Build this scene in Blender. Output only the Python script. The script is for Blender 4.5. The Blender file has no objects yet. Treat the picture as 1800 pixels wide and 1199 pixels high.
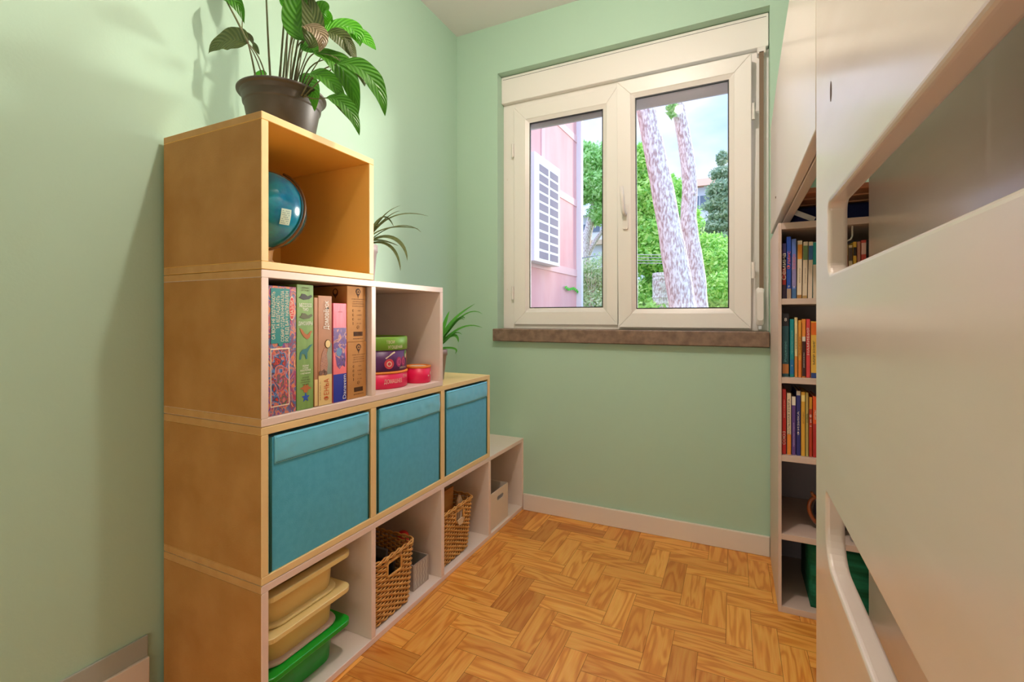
import bpy, bmesh, math, random
from mathutils import Vector, Matrix, noise
random.seed(7)
sc = bpy.context.scene
COL = sc.collection

# ------------------------------------------------------------------ camera, sky, lights, exposure
F_PX, YAW, HZ, EYE = 821.96, 0.4439, 558.4, 0.9967
cam = bpy.data.cameras.new('camera')
cam.sensor_width = 36.0
cam.lens = 36.0 * F_PX / 1800.0
cam.shift_y = -(599.5 - HZ) / 1800.0
cam.clip_start = 0.02
cam.clip_end = 200
cam_o = bpy.data.objects.new('camera', cam)
cam_o.location = (0, 0, EYE)
cam_o.rotation_euler = (math.pi / 2, 0, YAW)
COL.objects.link(cam_o)
sc.camera = cam_o

sc.view_settings.view_transform = 'Standard'
sc.view_settings.look = 'None'
sc.view_settings.exposure = 0.42
sc.view_settings.gamma = 1.0
sc.view_settings.use_curve_mapping = False

def lin(c):
    return tuple(((x / 255.0) / 12.92 if x / 255.0 <= .04045 else ((x / 255.0 + .055) / 1.055) ** 2.4) for x in c)

world = bpy.data.worlds.new('sky')
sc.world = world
world.use_nodes = True
wn = world.node_tree
wn.nodes.clear()
w_out = wn.nodes.new('ShaderNodeOutputWorld')
w_bg = wn.nodes.new('ShaderNodeBackground')
w_bg.inputs['Strength'].default_value = 1.35
w_tc = wn.nodes.new('ShaderNodeTexCoord')
w_map = wn.nodes.new('ShaderNodeMapping')
w_map.inputs['Scale'].default_value = (1, 1, 2.2)
w_ns = wn.nodes.new('ShaderNodeTexNoise')
w_ns.inputs['Scale'].default_value = 3.2
w_ns.inputs['Detail'].default_value = 6
w_cr = wn.nodes.new('ShaderNodeValToRGB')
w_cr.color_ramp.elements[0].position = .42
w_cr.color_ramp.elements[0].color = (*lin((166, 196, 248)), 1)
w_cr.color_ramp.elements[1].position = .60
w_cr.color_ramp.elements[1].color = (*lin((208, 218, 246)), 1)
wn.links.new(w_tc.outputs['Generated'], w_map.inputs['Vector'])
wn.links.new(w_map.outputs['Vector'], w_ns.inputs['Vector'])
wn.links.new(w_ns.outputs['Fac'], w_cr.inputs['Fac'])
wn.links.new(w_cr.outputs['Color'], w_bg.inputs['Color'])
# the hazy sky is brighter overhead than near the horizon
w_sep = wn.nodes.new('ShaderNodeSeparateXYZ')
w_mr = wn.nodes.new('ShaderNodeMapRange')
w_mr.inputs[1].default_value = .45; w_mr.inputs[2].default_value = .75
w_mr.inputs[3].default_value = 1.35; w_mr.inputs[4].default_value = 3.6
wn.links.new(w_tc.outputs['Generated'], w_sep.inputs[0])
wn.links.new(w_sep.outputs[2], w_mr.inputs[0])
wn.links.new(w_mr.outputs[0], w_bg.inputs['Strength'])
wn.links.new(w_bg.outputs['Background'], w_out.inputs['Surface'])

sun = bpy.data.lights.new('sun', 'SUN')
sun.energy = 3.3
sun.angle = math.radians(13)
sun.color = (1.0, .93, .80)
sun_o = bpy.data.objects.new('sun', sun)
az, el = math.radians(31), math.radians(5)
to_sun = Vector((math.sin(az) * math.cos(el), math.cos(az) * math.cos(el), math.sin(el)))
sun_o.rotation_euler = to_sun.to_track_quat('Z', 'Y').to_euler()
sun_o.location = (3, 6, 3)
COL.objects.link(sun_o)

def lamp(name, loc, power, size, color):
    l = bpy.data.lights.new(name, 'AREA')
    l.shape = 'DISK'; l.size = size; l.energy = power; l.color = color
    o = bpy.data.objects.new(name, l); o.location = loc
    COL.objects.link(o)
    return o
bulb = bpy.data.lights.new('ceiling_bulb_light', 'POINT')
bulb.energy = 26; bulb.shadow_soft_size = .025; bulb.color = (1.0, .87, .75)
bulb_o = bpy.data.objects.new('ceiling_bulb_light', bulb); bulb_o.location = (-.36, .95, 2.40)
COL.objects.link(bulb_o)
# added warm fill light behind the camera; no doorway is built there
rear_fill = lamp('rear_fill_light', (-.45, -1.30, .50), 7, 1.5, (1.0, .86, .73))
rear_fill.data.shape = 'RECTANGLE'; rear_fill.data.size = 1.3; rear_fill.data.size_y = .9
rear_fill.rotation_euler = (math.pi / 2, 0, 0)

# ------------------------------------------------------------------ pixel/world arithmetic
_s, _c = math.sin(YAW), math.cos(YAW)
def ray(u, v):
    l = (u - 900) / F_PX
    return Vector((-_s + _c * l, _c + _s * l, (HZ - v) / F_PX))
def at(u, v, y):
    r = ray(u, v); k = y / r.y
    return Vector((r.x * k, y, r.z * k + EYE))
def xat(u, y):
    r = ray(u, 500); return r.x * y / r.y

# ------------------------------------------------------------------ materials
MATS = {}
def nmat(name):
    m = bpy.data.materials.new(name); m.use_nodes = True
    nt = m.node_tree
    return m, nt, nt.nodes['Principled BSDF']
def ramp(nt, cols, pos):
    cr = nt.nodes.new('ShaderNodeValToRGB')
    e = cr.color_ramp.elements
    e[0].position = pos[0]; e[0].color = (*lin(cols[0]), 1)
    e[1].position = pos[-1]; e[1].color = (*lin(cols[-1]), 1)
    for c, p in zip(cols[1:-1], pos[1:-1]):
        k = e.new(p); k.color = (*lin(c), 1)
    return cr
def coords(nt, scale=(1, 1, 1), uv=False):
    tc = nt.nodes.new('ShaderNodeTexCoord'); mp = nt.nodes.new('ShaderNodeMapping')
    mp.inputs['Scale'].default_value = scale
    nt.links.new(tc.outputs['UV' if uv else 'Object'], mp.inputs['Vector'])
    return mp
def mat(name, col, rough=.55, col2=None, ns=8, scale=(1, 1, 1), bump=0, bs=60, spec=.5, metal=0, coat=0, sheen=0, detail=4, lo=.35, hi=.65):
    if name in MATS: return MATS[name]
    m, nt, p = nmat(name)
    p.inputs['Base Color'].default_value = (*lin(col), 1)
    p.inputs['Roughness'].default_value = rough
    p.inputs['Specular IOR Level'].default_value = spec
    p.inputs['Metallic'].default_value = metal
    p.inputs['Coat Weight'].default_value = coat
    p.inputs['Coat Roughness'].default_value = .16
    p.inputs['Sheen Weight'].default_value = sheen
    mp = coords(nt, scale)
    if col2 is not None:
        n = nt.nodes.new('ShaderNodeTexNoise'); n.inputs['Scale'].default_value = ns; n.inputs['Detail'].default_value = detail
        cr = ramp(nt, [col, col2], [lo, hi])
        nt.links.new(mp.outputs[0], n.inputs['Vector']); nt.links.new(n.outputs['Fac'], cr.inputs['Fac'])
        nt.links.new(cr.outputs['Color'], p.inputs['Base Color'])
    if bump:
        n = nt.nodes.new('ShaderNodeTexNoise'); n.inputs['Scale'].default_value = bs; n.inputs['Detail'].default_value = 3
        b = nt.nodes.new('ShaderNodeBump'); b.inputs['Strength'].default_value = bump; b.inputs['Distance'].default_value = .002
        nt.links.new(mp.outputs[0], n.inputs['Vector']); nt.links.new(n.outputs['Fac'], b.inputs['Height'])
        nt.links.new(b.outputs['Normal'], p.inputs['Normal'])
    MATS[name] = m
    return m

PAINT = mat('mint_wall_paint', (178, 210, 188), .55, bump=.12, bs=140, spec=.3)
CEIL = mat('ceiling_paint', (238, 234, 236), .8)
WHITE_TRIM = mat('white_trim_paint', (232, 220, 208), .4)
GREY_TRIM = mat('grey_trim_tone', (170, 176, 168), .5)  # greyer tone for the upper strip of the left baseboard
PVC = mat('white_window_plastic', (240, 236, 232), .32, spec=.5)
PVC2 = mat('window_plastic_bead', (234, 228, 224), .35)
GASKET = mat('black_rubber_gasket', (28, 28, 34), .5)
STONE = mat('brown_stone', (112, 90, 74), .55, (140, 116, 98), 30, bump=.5, bs=90)
SHUT = mat('shutter_slat_plastic', (214, 210, 224), .5)
STRAP = mat('brown_strap_webbing', (128, 108, 88), .8)
MDF = mat('raw_mdf', (172, 118, 52), .62, (192, 140, 76), 9, bump=.25, bs=200, detail=9, lo=.3, hi=.7)
MDF_EDGE = mat('pale_mdf_edge', (206, 158, 98), .6, (196, 146, 84), 20)
YEL = mat('yellow_lacquered_board', (238, 188, 96), .42)
YEL_EDGE = mat('pale_yellow_board_edge', (240, 210, 152), .45)
YEL3 = mat('cream_yellow_board', (236, 204, 136), .45)
WHT = mat('white_laminate_board', (232, 216, 204), .42)
WHT_EDGE = mat('white_laminate_edge', (240, 216, 204), .42)
TEAL = mat('teal_box_fabric', (72, 174, 208), .85, (80, 182, 214), 60, bump=.5, bs=700, sheen=.2)
TEAL2 = mat('teal_band_fabric', (108, 200, 228), .6, bump=.3, bs=40, sheen=.3)
TEAL_D = mat('dark_teal_piping', (18, 84, 78), .8)
THREAD = mat('teal_thread', (30, 110, 122), .8)
BEIGE = mat('beige_bin_plastic', (234, 210, 142), .38, spec=.5)
LIP = mat('greyish_bin_lip', (206, 184, 164), .4)
GREEN = mat('green_bin_plastic', (8, 160, 38), .35)
WICK = mat('wicker_cane', (226, 172, 96), .6, (198, 138, 66), 40, detail=3)
WICK2 = mat('wicker_stake', (140, 90, 42), .65, (110, 68, 30), 30)
KRAFT = mat('kraft_cardboard', (196, 140, 78), .75, (184, 128, 66), 14)
INK = mat('dark_brown_ink', (74, 44, 22), .8)
WINK = mat('white_ink', (240, 236, 226), .6)
POT = mat('dark_grey_pot_plastic', (84, 77, 70), .45)
SOIL = mat('potting_soil', (52, 36, 26), .95, (84, 60, 40), 80)
STEM = mat('purplish_green_stem', (92, 108, 62), .5, (118, 108, 80), 30)
STEMG = mat('light_green_stem', (120, 160, 80), .5)
BEDW = mat('white_lacquered_panel', (232, 216, 208), .30, (224, 206, 194), 6, scale=(1, .15, 1.5), bump=.04, bs=30, spec=.6, detail=3, coat=.5)
BEDW2 = mat('white_lacquered_bed_rail', (234, 222, 214), .30, bump=.04, bs=25, spec=.6, coat=.4)
BCW = mat('bookcase_white_laminate', (212, 190, 178), .45)
SLAT = mat('pine_bed_slat', (196, 132, 92), .6, (170, 104, 70), 12, scale=(.3, 3, 3))
NAVY = mat('navy_fabric', (30, 38, 92), .9, bump=.4, bs=300)
CHROME = mat('brushed_steel', (200, 200, 205), .3, metal=1)
PAPER = mat('book_pages', (226, 208, 176), .8, (206, 186, 150), 200, scale=(6, .2, .2))
BARK = mat('pine_bark', (190, 158, 150), .9, (248, 238, 232), 16, scale=(2.4, 2.4, .8), bump=1, bs=30, detail=9, lo=.38, hi=.58)
FACADE = mat('pink_render', (230, 168, 164), .85, (238, 184, 178), 3, scale=(1, 1, .25))
FSTRIPE = mat('pale_pink_band', (240, 196, 190), .85)
EXTW = mat('white_render', (238, 236, 236), .8)
TERRA = mat('terracotta_tiles', (226, 164, 128), .8)
GLASSD = mat('dark_window_glass', (120, 130, 144), .2)
GROUT = mat('garden_soil', (110, 110, 80), .95, (90, 110, 60), 2)

def foliage_mat(name, c1, c2, c3):
    m, nt, p = nmat(name)
    g = nt.nodes.new('ShaderNodeNewGeometry')
    cr = ramp(nt, [c1, c2, c3], [0, .5, 1])
    nt.links.new(g.outputs['Random Per Island'], cr.inputs['Fac'])
    nt.links.new(cr.outputs['Color'], p.inputs['Base Color'])
    p.inputs['Roughness'].default_value = .6
    tr = nt.nodes.new('ShaderNodeBsdfTranslucent'); mx = nt.nodes.new('ShaderNodeMixShader'); mx.inputs[0].default_value = .45
    nt.links.new(cr.outputs['Color'], tr.inputs['Color'])
    nt.links.new(p.outputs[0], mx.inputs[1]); nt.links.new(tr.outputs[0], mx.inputs[2])
    nt.links.new(mx.outputs[0], nt.nodes['Material Output'].inputs['Surface'])
    return m
FOL_PINE = foliage_mat('pine_needles', (146, 204, 110), (190, 232, 146), (216, 246, 180))
FOL_MID = foliage_mat('broadleaf_green', (140, 206, 100), (194, 236, 116), (228, 250, 160))
FOL_CON = foliage_mat('cedar_needles', (150, 178, 146), (186, 204, 166), (226, 228, 194))
FOL_HEDGE = foliage_mat('shrub_leaves', (140, 180, 120), (190, 214, 160), (220, 232, 196))

def leaf_mat(name, base, dark, under):
    m, nt, p = nmat(name)
    tc = nt.nodes.new('ShaderNodeTexCoord')
    sp = nt.nodes.new('ShaderNodeSeparateXYZ')
    nt.links.new(tc.outputs['UV'], sp.inputs[0])
    # veins run obliquely from the midrib: stripes of (v - |u-.5|*.9)
    a = nt.nodes.new('ShaderNodeMath'); a.operation = 'SUBTRACT'; a.inputs[1].default_value = .5
    b = nt.nodes.new('ShaderNodeMath'); b.operation = 'ABSOLUTE'
    c = nt.nodes.new('ShaderNodeMath'); c.operation = 'MULTIPLY_ADD'; c.inputs[1].default_value = -.5
    d = nt.nodes.new('ShaderNodeMath'); d.operation = 'MULTIPLY'; d.inputs[1].default_value = 62
    e = nt.nodes.new('ShaderNodeMath'); e.operation = 'SINE'
    nt.links.new(sp.outputs[0], a.inputs[0]); nt.links.new(a.outputs[0], b.inputs[0]); nt.links.new(b.outputs[0], c.inputs[0])
    nt.links.new(sp.outputs[1], c.inputs[2]); nt.links.new(c.outputs[0], d.inputs[0]); nt.links.new(d.outputs[0], e.inputs[0])
    cr = ramp(nt, [dark, base], [.0, .9])
    nt.links.new(e.outputs[0], cr.inputs['Fac'])
    g = nt.nodes.new('ShaderNodeNewGeometry')
    mix = nt.nodes.new('ShaderNodeMixRGB'); mix.inputs[2].default_value = (*lin(under), 1)
    mul = nt.nodes.new('ShaderNodeMath'); mul.operation = 'MULTIPLY'; mul.inputs[1].default_value = .6
    nt.links.new(g.outputs['Backfacing'], mul.inputs[0])
    nt.links.new(mul.outputs[0], mix.inputs[0]); nt.links.new(cr.outputs['Color'], mix.inputs[1])
    nt.links.new(mix.outputs[0], p.inputs['Base Color'])
    p.inputs['Roughness'].default_value = .38
    bp = nt.nodes.new('ShaderNodeBump'); bp.inputs['Strength'].default_value = .5; bp.inputs['Distance'].default_value = .002
    nt.links.new(e.outputs[0], bp.inputs['Height']); nt.links.new(bp.outputs[0], p.inputs['Normal'])
    tr = nt.nodes.new('ShaderNodeBsdfTranslucent'); mx = nt.nodes.new('ShaderNodeMixShader'); mx.inputs[0].default_value = .35
    nt.links.new(mix.outputs[0], tr.inputs['Color'])
    nt.links.new(p.outputs[0], mx.inputs[1]); nt.links.new(tr.outputs[0], mx.inputs[2])
    nt.links.new(mx.outputs[0], nt.nodes['Material Output'].inputs['Surface'])
    return m
LEAF = leaf_mat('green_lily_leaf', (84, 150, 42), (66, 130, 32), (110, 136, 78))
LEAF_B = leaf_mat('bright_lily_leaf', (100, 190, 40), (76, 164, 28), (100, 150, 70))
LEAF_D = leaf_mat('dark_lily_leaf', (104, 114, 66), (82, 98, 52), (110, 104, 84))
LEAF_P = leaf_mat('pale_striped_leaf_back', (200, 182, 152), (138, 116, 90), (196, 178, 150))
SPID = leaf_mat('spider_plant_leaf', (96, 176, 60), (80, 160, 50), (110, 170, 80))
SPID2 = leaf_mat('striped_spider_leaf', (150, 156, 110), (84, 104, 60), (120, 126, 90))

def glass_mat():
    m = bpy.data.materials.new('window_glass'); m.use_nodes = True
    nt = m.node_tree; nt.nodes.clear()
    o = nt.nodes.new('ShaderNodeOutputMaterial'); t = nt.nodes.new('ShaderNodeBsdfTransparent'); g = nt.nodes.new('ShaderNodeBsdfGlossy')
    g.inputs['Roughness'].default_value = .02
    t.inputs['Color'].default_value = (.97, .98, .99, 1)
    x = nt.nodes.new('ShaderNodeMixShader'); x.inputs[0].default_value = .015
    nt.links.new(t.outputs[0], x.inputs[1]); nt.links.new(g.outputs[0], x.inputs[2]); nt.links.new(x.outputs[0], o.inputs['Surface'])
    return m
GLASS = glass_mat()

def print_mat(name, cols, scale=30, kind='VORONOI', stretch=(1, 1, 1), rough=.4):
    m, nt, p = nmat(name)
    mp = coords(nt, stretch)
    n0 = nt.nodes.new('ShaderNodeTexNoise'); n0.inputs['Scale'].default_value = scale * .8; n0.inputs['Detail'].default_value = 5
    n0.inputs['Distortion'].default_value = 1.6
    nt.links.new(mp.outputs[0], n0.inputs['Vector'])
    if kind == 'VORONOI':
        v = nt.nodes.new('ShaderNodeTexVoronoi'); v.inputs['Scale'].default_value = scale
        mixv = nt.nodes.new('ShaderNodeMixRGB'); mixv.inputs[0].default_value = .12
        nt.links.new(mp.outputs[0], mixv.inputs[1]); nt.links.new(n0.outputs['Color'], mixv.inputs[2])
        nt.links.new(mixv.outputs[0], v.inputs['Vector'])
        s = nt.nodes.new('ShaderNodeSeparateColor'); nt.links.new(v.outputs['Color'], s.inputs[0])
        src = s.outputs[0]
    else:
        src = n0.outputs['Fac']
    k = len(cols)
    pos = [i / (k - 1) for i in range(k)] if kind == 'VORONOI' else [.3 + .4 * i / (k - 1) for i in range(k)]
    cr = ramp(nt, cols, pos)
    nt.links.new(src, cr.inputs['Fac'])
    nt.links.new(cr.outputs['Color'], p.inputs['Base Color'])
    p.inputs['Roughness'].default_value = rough
    return m

def floor_mat():
    m, nt, p = nmat('pine_parquet')
    tc = nt.nodes.new('ShaderNodeTexCoord')
    at_ = nt.nodes.new('ShaderNodeAttribute'); at_.attribute_name = 'plank'
    sp = nt.nodes.new('ShaderNodeSeparateXYZ'); nt.links.new(tc.outputs['UV'], sp.inputs[0])
    cb = nt.nodes.new('ShaderNodeCombineXYZ')
    nt.links.new(sp.outputs[0], cb.inputs[0]); nt.links.new(sp.outputs[1], cb.inputs[1])
    rz = nt.nodes.new('ShaderNodeMath'); rz.operation = 'MULTIPLY'; rz.inputs[1].default_value = 37
    nt.links.new(at_.outputs['Fac'], rz.inputs[0]); nt.links.new(rz.outputs[0], cb.inputs[2])
    mp = nt.nodes.new('ShaderNodeMapping'); mp.inputs['Scale'].default_value = (2.2, 15, 1)
    nt.links.new(cb.outputs[0], mp.inputs['Vector'])
    n = nt.nodes.new('ShaderNodeTexNoise'); n.inputs['Scale'].default_value = 1.0; n.inputs['Detail'].default_value = 2; n.inputs['Distortion'].default_value = .5
    nt.links.new(mp.outputs[0], n.inputs['Vector'])
    # growth rings: sine of the distorted field
    ml = nt.nodes.new('ShaderNodeMath'); ml.operation = 'MULTIPLY'; ml.inputs[1].default_value = 42
    sn = nt.nodes.new('ShaderNodeMath'); sn.operation = 'SINE'
    nt.links.new(n.outputs['Fac'], ml.inputs[0]); nt.links.new(ml.outputs[0], sn.inputs[0])
    cr = ramp(nt, [(224, 144, 56), (240, 168, 76), (246, 180, 90)], [.0, .4, 1])
    mr = nt.nodes.new('ShaderNodeMapRange'); mr.inputs[1].default_value = -1; mr.inputs[2].default_value = 1
    nt.links.new(sn.outputs[0], mr.inputs[0]); nt.links.new(mr.outputs[0], cr.inputs['Fac'])
    # fine fibres
    mp2 = nt.nodes.new('ShaderNodeMapping'); mp2.inputs['Scale'].default_value = (12, 260, 1)
    nt.links.new(cb.outputs[0], mp2.inputs['Vector'])
    n2 = nt.nodes.new('ShaderNodeTexNoise'); n2.inputs['Scale'].default_value = 1; n2.inputs['Detail'].default_value = 3
    nt.links.new(mp2.outputs[0], n2.inputs['Vector'])
    mix = nt.nodes.new('ShaderNodeMixRGB'); mix.blend_type = 'OVERLAY'; mix.inputs[0].default_value = .35
    nt.links.new(cr.outputs['Color'], mix.inputs[1]); nt.links.new(n2.outputs['Fac'], mix.inputs[2])
    # per plank tone
    cr2 = ramp(nt, [(196, 164, 136), (232, 216, 200), (255, 252, 246)], [0, .25, 1])
    nt.links.new(at_.outputs['Fac'], cr2.inputs['Fac'])
    mu = nt.nodes.new('ShaderNodeMixRGB'); mu.blend_type = 'MULTIPLY'; mu.inputs[0].default_value = .75
    nt.links.new(mix.outputs[0], mu.inputs[1]); nt.links.new(cr2.outputs['Color'], mu.inputs[2])
    nt.links.new(mu.outputs[0], p.inputs['Base Color'])
    p.inputs['Roughness'].default_value = .34
    bp = nt.nodes.new('ShaderNodeBump'); bp.inputs['Strength'].default_value = .12; bp.inputs['Distance'].default_value = .001
    nt.links.new(n2.outputs['Fac'], bp.inputs['Height']); nt.links.new(bp.outputs[0], p.inputs['Normal'])
    return m
PARQ = floor_mat()
JOINT = mat('dark_floor_joint', (112, 62, 24), .8)

# ------------------------------------------------------------------ mesh builder
class MB:
    def __init__(s): s.v = []; s.f = []; s.mi = []; s.uv = {}
    def add(s, verts, faces, mi=0, uvs=None):
        b = len(s.v); s.v += [Vector(p) for p in verts]
        for i, f in enumerate(faces):
            if uvs is not None: s.uv[len(s.f)] = [uvs[j] for j in f]
            s.f.append([b + j for j in f]); s.mi.append(mi)
        return s
    def box(s, x0, x1, y0, y1, z0, z1, mi=0):
        V = [(x0, y0, z0), (x1, y0, z0), (x1, y1, z0), (x0, y1, z0), (x0, y0, z1), (x1, y0, z1), (x1, y1, z1), (x0, y1, z1)]
        return s.add(V, [(0, 3, 2, 1), (4, 5, 6, 7), (0, 1, 5, 4), (1, 2, 6, 5), (2, 3, 7, 6), (3, 0, 4, 7)], mi)
    def obox(s, c, ax, ay, az, mi=0):
        c = Vector(c); ax, ay, az = Vector(ax), Vector(ay), Vector(az)
        V = [c + ax * i + ay * j + az * k for k in (-1, 1) for (i, j) in ((-1, -1), (1, -1), (1, 1), (-1, 1))]
        return s.add(V, [(0, 3, 2, 1), (4, 5, 6, 7), (0, 1, 5, 4), (1, 2, 6, 5), (2, 3, 7, 6), (3, 0, 4, 7)], mi)
    def tube(s, pts, r, n=8, mi=0, closed=False, caps=True):
        pts = [Vector(p) for p in pts]; m = len(pts)
        rr = r if isinstance(r, (list, tuple)) else [r] * m
        prev = None; V = []
        for i, p in enumerate(pts):
            t = (pts[(i + 1) % m] - pts[i - 1]) if closed else (pts[min(i + 1, m - 1)] - pts[max(i - 1, 0)])
            if t.length < 1e-9: t = Vector((0, 0, 1))
            t.normalize()
            if prev is None:
                a = Vector((0, 0, 1)) if abs(t.z) < .9 else Vector((1, 0, 0))
                a = (a - t * a.dot(t)).normalized()
            else:
                a = prev - t * prev.dot(t)
                a = a.normalized() if a.length > 1e-6 else prev
            prev = a; b = t.cross(a)
            V += [p + (a * math.cos(2 * math.pi * k / n) + b * math.sin(2 * math.pi * k / n)) * rr[i] for k in range(n)]
        Fc = []
        for i in range(m if closed else m - 1):
            j = (i + 1) % m
            Fc += [(i * n + k, i * n + (k + 1) % n, j * n + (k + 1) % n, j * n + k) for k in range(n)]
        if not closed and caps:
            Fc += [tuple(reversed(range(n))), tuple((m - 1) * n + k for k in range(n))]
        return s.add(V, Fc, mi)
    def loft(s, rings, mi=0, cap0=True, cap1=True):
        n = len(rings[0]); V = [p for r in rings for p in r]; Fc = []
        for i in range(len(rings) - 1):
            Fc += [(i * n + k, i * n + (k + 1) % n, (i + 1) * n + (k + 1) % n, (i + 1) * n + k) for k in range(n)]
        if cap0: Fc.append(tuple(reversed(range(n))))
        if cap1: Fc.append(tuple((len(rings) - 1) * n + k for k in range(n)))
        return s.add(V, Fc, mi)
    def lathe(s, c, prof, n=40, mi=0, cap0=True, cap1=True):
        c = Vector(c)
        return s.loft([[c + Vector((r * math.cos(2 * math.pi * k / n), r * math.sin(2 * math.pi * k / n), z)) for k in range(n)] for r, z in prof], mi, cap0, cap1)
    def build(s, name, m, parent=None, smooth=False, bevel=0, seg=2, origin=None):
        org = wo(parent) if parent is not None else Vector(origin or (0, 0, 0))
        me = bpy.data.meshes.new(name)
        me.from_pydata([tuple(p - org) for p in s.v], [], s.f)
        for x in (m if isinstance(m, (list, tuple)) else [m]): me.materials.append(x)
        for i, p in enumerate(me.polygons):
            p.material_index = s.mi[i]; p.use_smooth = smooth
        if s.uv:
            ul = me.uv_layers.new(name='UVMap')
            for i, p in enumerate(me.polygons):
                if i in s.uv:
                    for li, q in zip(p.loop_indices, s.uv[i]): ul.data[li].uv = q
        me.update()
        o = bpy.data.objects.new(name, me); COL.objects.link(o)
        if parent is not None: o.parent = parent; ORG[o.name] = org
        else: o.location = org; ORG[o.name] = org
        if bevel:
            b = o.modifiers.new('bevel', 'BEVEL'); b.width = bevel; b.segments = seg; b.limit_method = 'ANGLE'; b.angle_limit = math.radians(40)
            b.harden_normals = False
        return o
ORG = {}
def wo(o): return ORG[o.name]
def thing(name, loc, label, cat, group=None):
    o = bpy.data.objects.new(name, None); o.empty_display_size = .05
    COL.objects.link(o); o.location = loc; ORG[o.name] = Vector(loc)
    o['label'] = label; o['category'] = cat
    if group: o['group'] = group
    return o
def tag(o, label, cat, group=None):
    o['label'] = label; o['category'] = cat
    if group: o['group'] = group
    return o
def struct(o): o['kind'] = 'structure'; return o
def bx(name, m, parent, x0, x1, y0, y1, z0, z1, bevel=.001, **k):
    return MB().box(x0, x1, y0, y1, z0, z1).build(name, m, parent, bevel=bevel, **k)
def rrect(cx, cy, hx, hy, r, z, n=6):
    P = []
    r = min(r, hx * .999, hy * .999)
    for (sx, sy, a0) in ((1, 1, 0), (-1, 1, 90), (-1, -1, 180), (1, -1, 270)):
        for k in range(n + 1):
            a = math.radians(a0 + 90 * k / n)
            P.append(Vector((cx + sx * (hx - r) + r * math.cos(a), cy + sy * (hy - r) + r * math.sin(a), z)))
    return P

# text as a mesh; frame = (origin, right, up)
def text(name, s, size, m, parent, origin, right, up, ext=.0003, align='CENTER', width=None, bend=None):
    cu = bpy.data.curves.new(name, 'FONT'); cu.body = s; cu.size = size; cu.align_x = align; cu.align_y = 'CENTER'; cu.extrude = 0
    cu.resolution_u = 3
    to = bpy.data.objects.new(name, cu); COL.objects.link(to)
    bpy.context.view_layer.update()
    dg = bpy.context.evaluated_depsgraph_get()
    me = bpy.data.meshes.new_from_object(to.evaluated_get(dg))
    bpy.data.objects.remove(to); bpy.data.curves.remove(cu)
    xs = [v.co.x for v in me.vertices] or [0]
    w = max(xs) - min(xs)
    k = (width / w) if (width and w > 0) else 1
    R, U = Vector(right).normalized(), Vector(up).normalized(); N = R.cross(U)
    org = wo(parent); O = Vector(origin)
    for v in me.vertices:
        if bend:
            cx, cy, rad, a0 = bend
            a = a0 + v.co.x * k / rad
            v.co = Vector((cx + rad * math.cos(a), cy + rad * math.sin(a), O.z + v.co.y)) - org
        else:
            v.co = O + R * v.co.x * k + U * v.co.y + N * ext - org
    me.materials.clear(); me.materials.append(m)
    o = bpy.data.objects.new(name, me); COL.objects.link(o); o.parent = parent; ORG[o.name] = org
    return o
def xtext(s, size, m, parent, x, y, z, vert=False, width=None, name='lettering'):      # on a face looking to +x
    if vert: return text(name, s, size, m, parent, (x, y, z), (0, 0, 1), (0, -1, 0), width=width)
    return text(name, s, size, m, parent, (x, y, z), (0, 1, 0), (0, 0, 1), width=width)
def ytext(s, size, m, parent, x, y, z, vert=False, width=None, name='lettering'):      # on a face looking to -y
    if vert: return text(name, s, size, m, parent, (x, y, z), (0, 0, 1), (-1, 0, 0), width=width)
    return text(name, s, size, m, parent, (x, y, z), (1, 0, 0), (0, 0, 1), width=width)

def plate(name, m, parent, x, poly, mi=0, t=.0006):
    """thin printed patch on a +x face; poly = [(y,z)...] counter-clockwise seen from +x"""
    n = len(poly)
    V = [(x, p[0], p[1]) for p in poly] + [(x + t, p[0], p[1]) for p in poly]
    return MB().add(V, [tuple(reversed(range(n))), tuple(range(n, 2 * n))] + [(k, (k + 1) % n, n + (k + 1) % n, n + k) for k in range(n)]).build(name, m, parent)

# ------------------------------------------------------------------ room shell
XL, YW, ZC, XR, YB = -1.3993, 2.2272, 2.5647, 1.25, -1.35
WX0, WX1, WZ0, WZ1 = -1.145, .134, .93, 2.303
TH = .22
def floor():
    W = .0735; n = 3; x00 = -.6125; y00 = 1.496
    mb = MB(); vals = []
    g = .0005
    ix0, ix1 = int((XL - x00) / W) - 4, int((XR - x00) / W) + 4
    iy0, iy1 = int((YB - y00) / W) - 4, int((YW - y00) / W) + 4
    def put(x0, x1, y0, y1, hor):
        a, b, c, d = max(x0, XL), min(x1, XR), max(y0, YB), min(y1, YW)
        if b - a < .002 or d - c < .002: return
        a, b, c, d = a + g, b - g, c + g, d - g
        V = [(a, c, 0), (b, c, 0), (b, d, 0), (a, d, 0)]
        uv = [(x, y) if hor else (y, -x) for x, y, _ in V]
        ox, oy = random.random() * 9, random.random() * 9
        mb.add(V, [(0, 1, 2, 3)], 0, [(p + ox, q + oy) for p, q in uv]); vals.append(random.random())
    for i in range(ix0, ix1):
        for j in range(iy0, iy1):
            m_ = (i + j) % (2 * n)
            if m_ == 0: put(x00 + i * W, x00 + (i + n) * W, y00 + j * W, y00 + (j + 1) * W, True)
            elif m_ == n: put(x00 + i * W, x00 + (i + 1) * W, y00 + j * W, y00 + (j + n) * W, False)
    k = len(mb.f)
    mb.box(XL - .1, XR + .1, YB - .1, YW + .1, -.12, -.0008, 1)
    o = mb.build('floor', [PARQ, JOINT])
    at_ = o.data.attributes.new('plank', 'FLOAT', 'FACE')
    for i in range(len(mb.f)): at_.data[i].value = vals[i] if i < k else .5
    struct(o)
floor()
struct(bx('ceiling', CEIL, None, XL - .2, XR + .2, YB - .2, YW + TH, ZC, ZC + .15, bevel=0))
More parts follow.
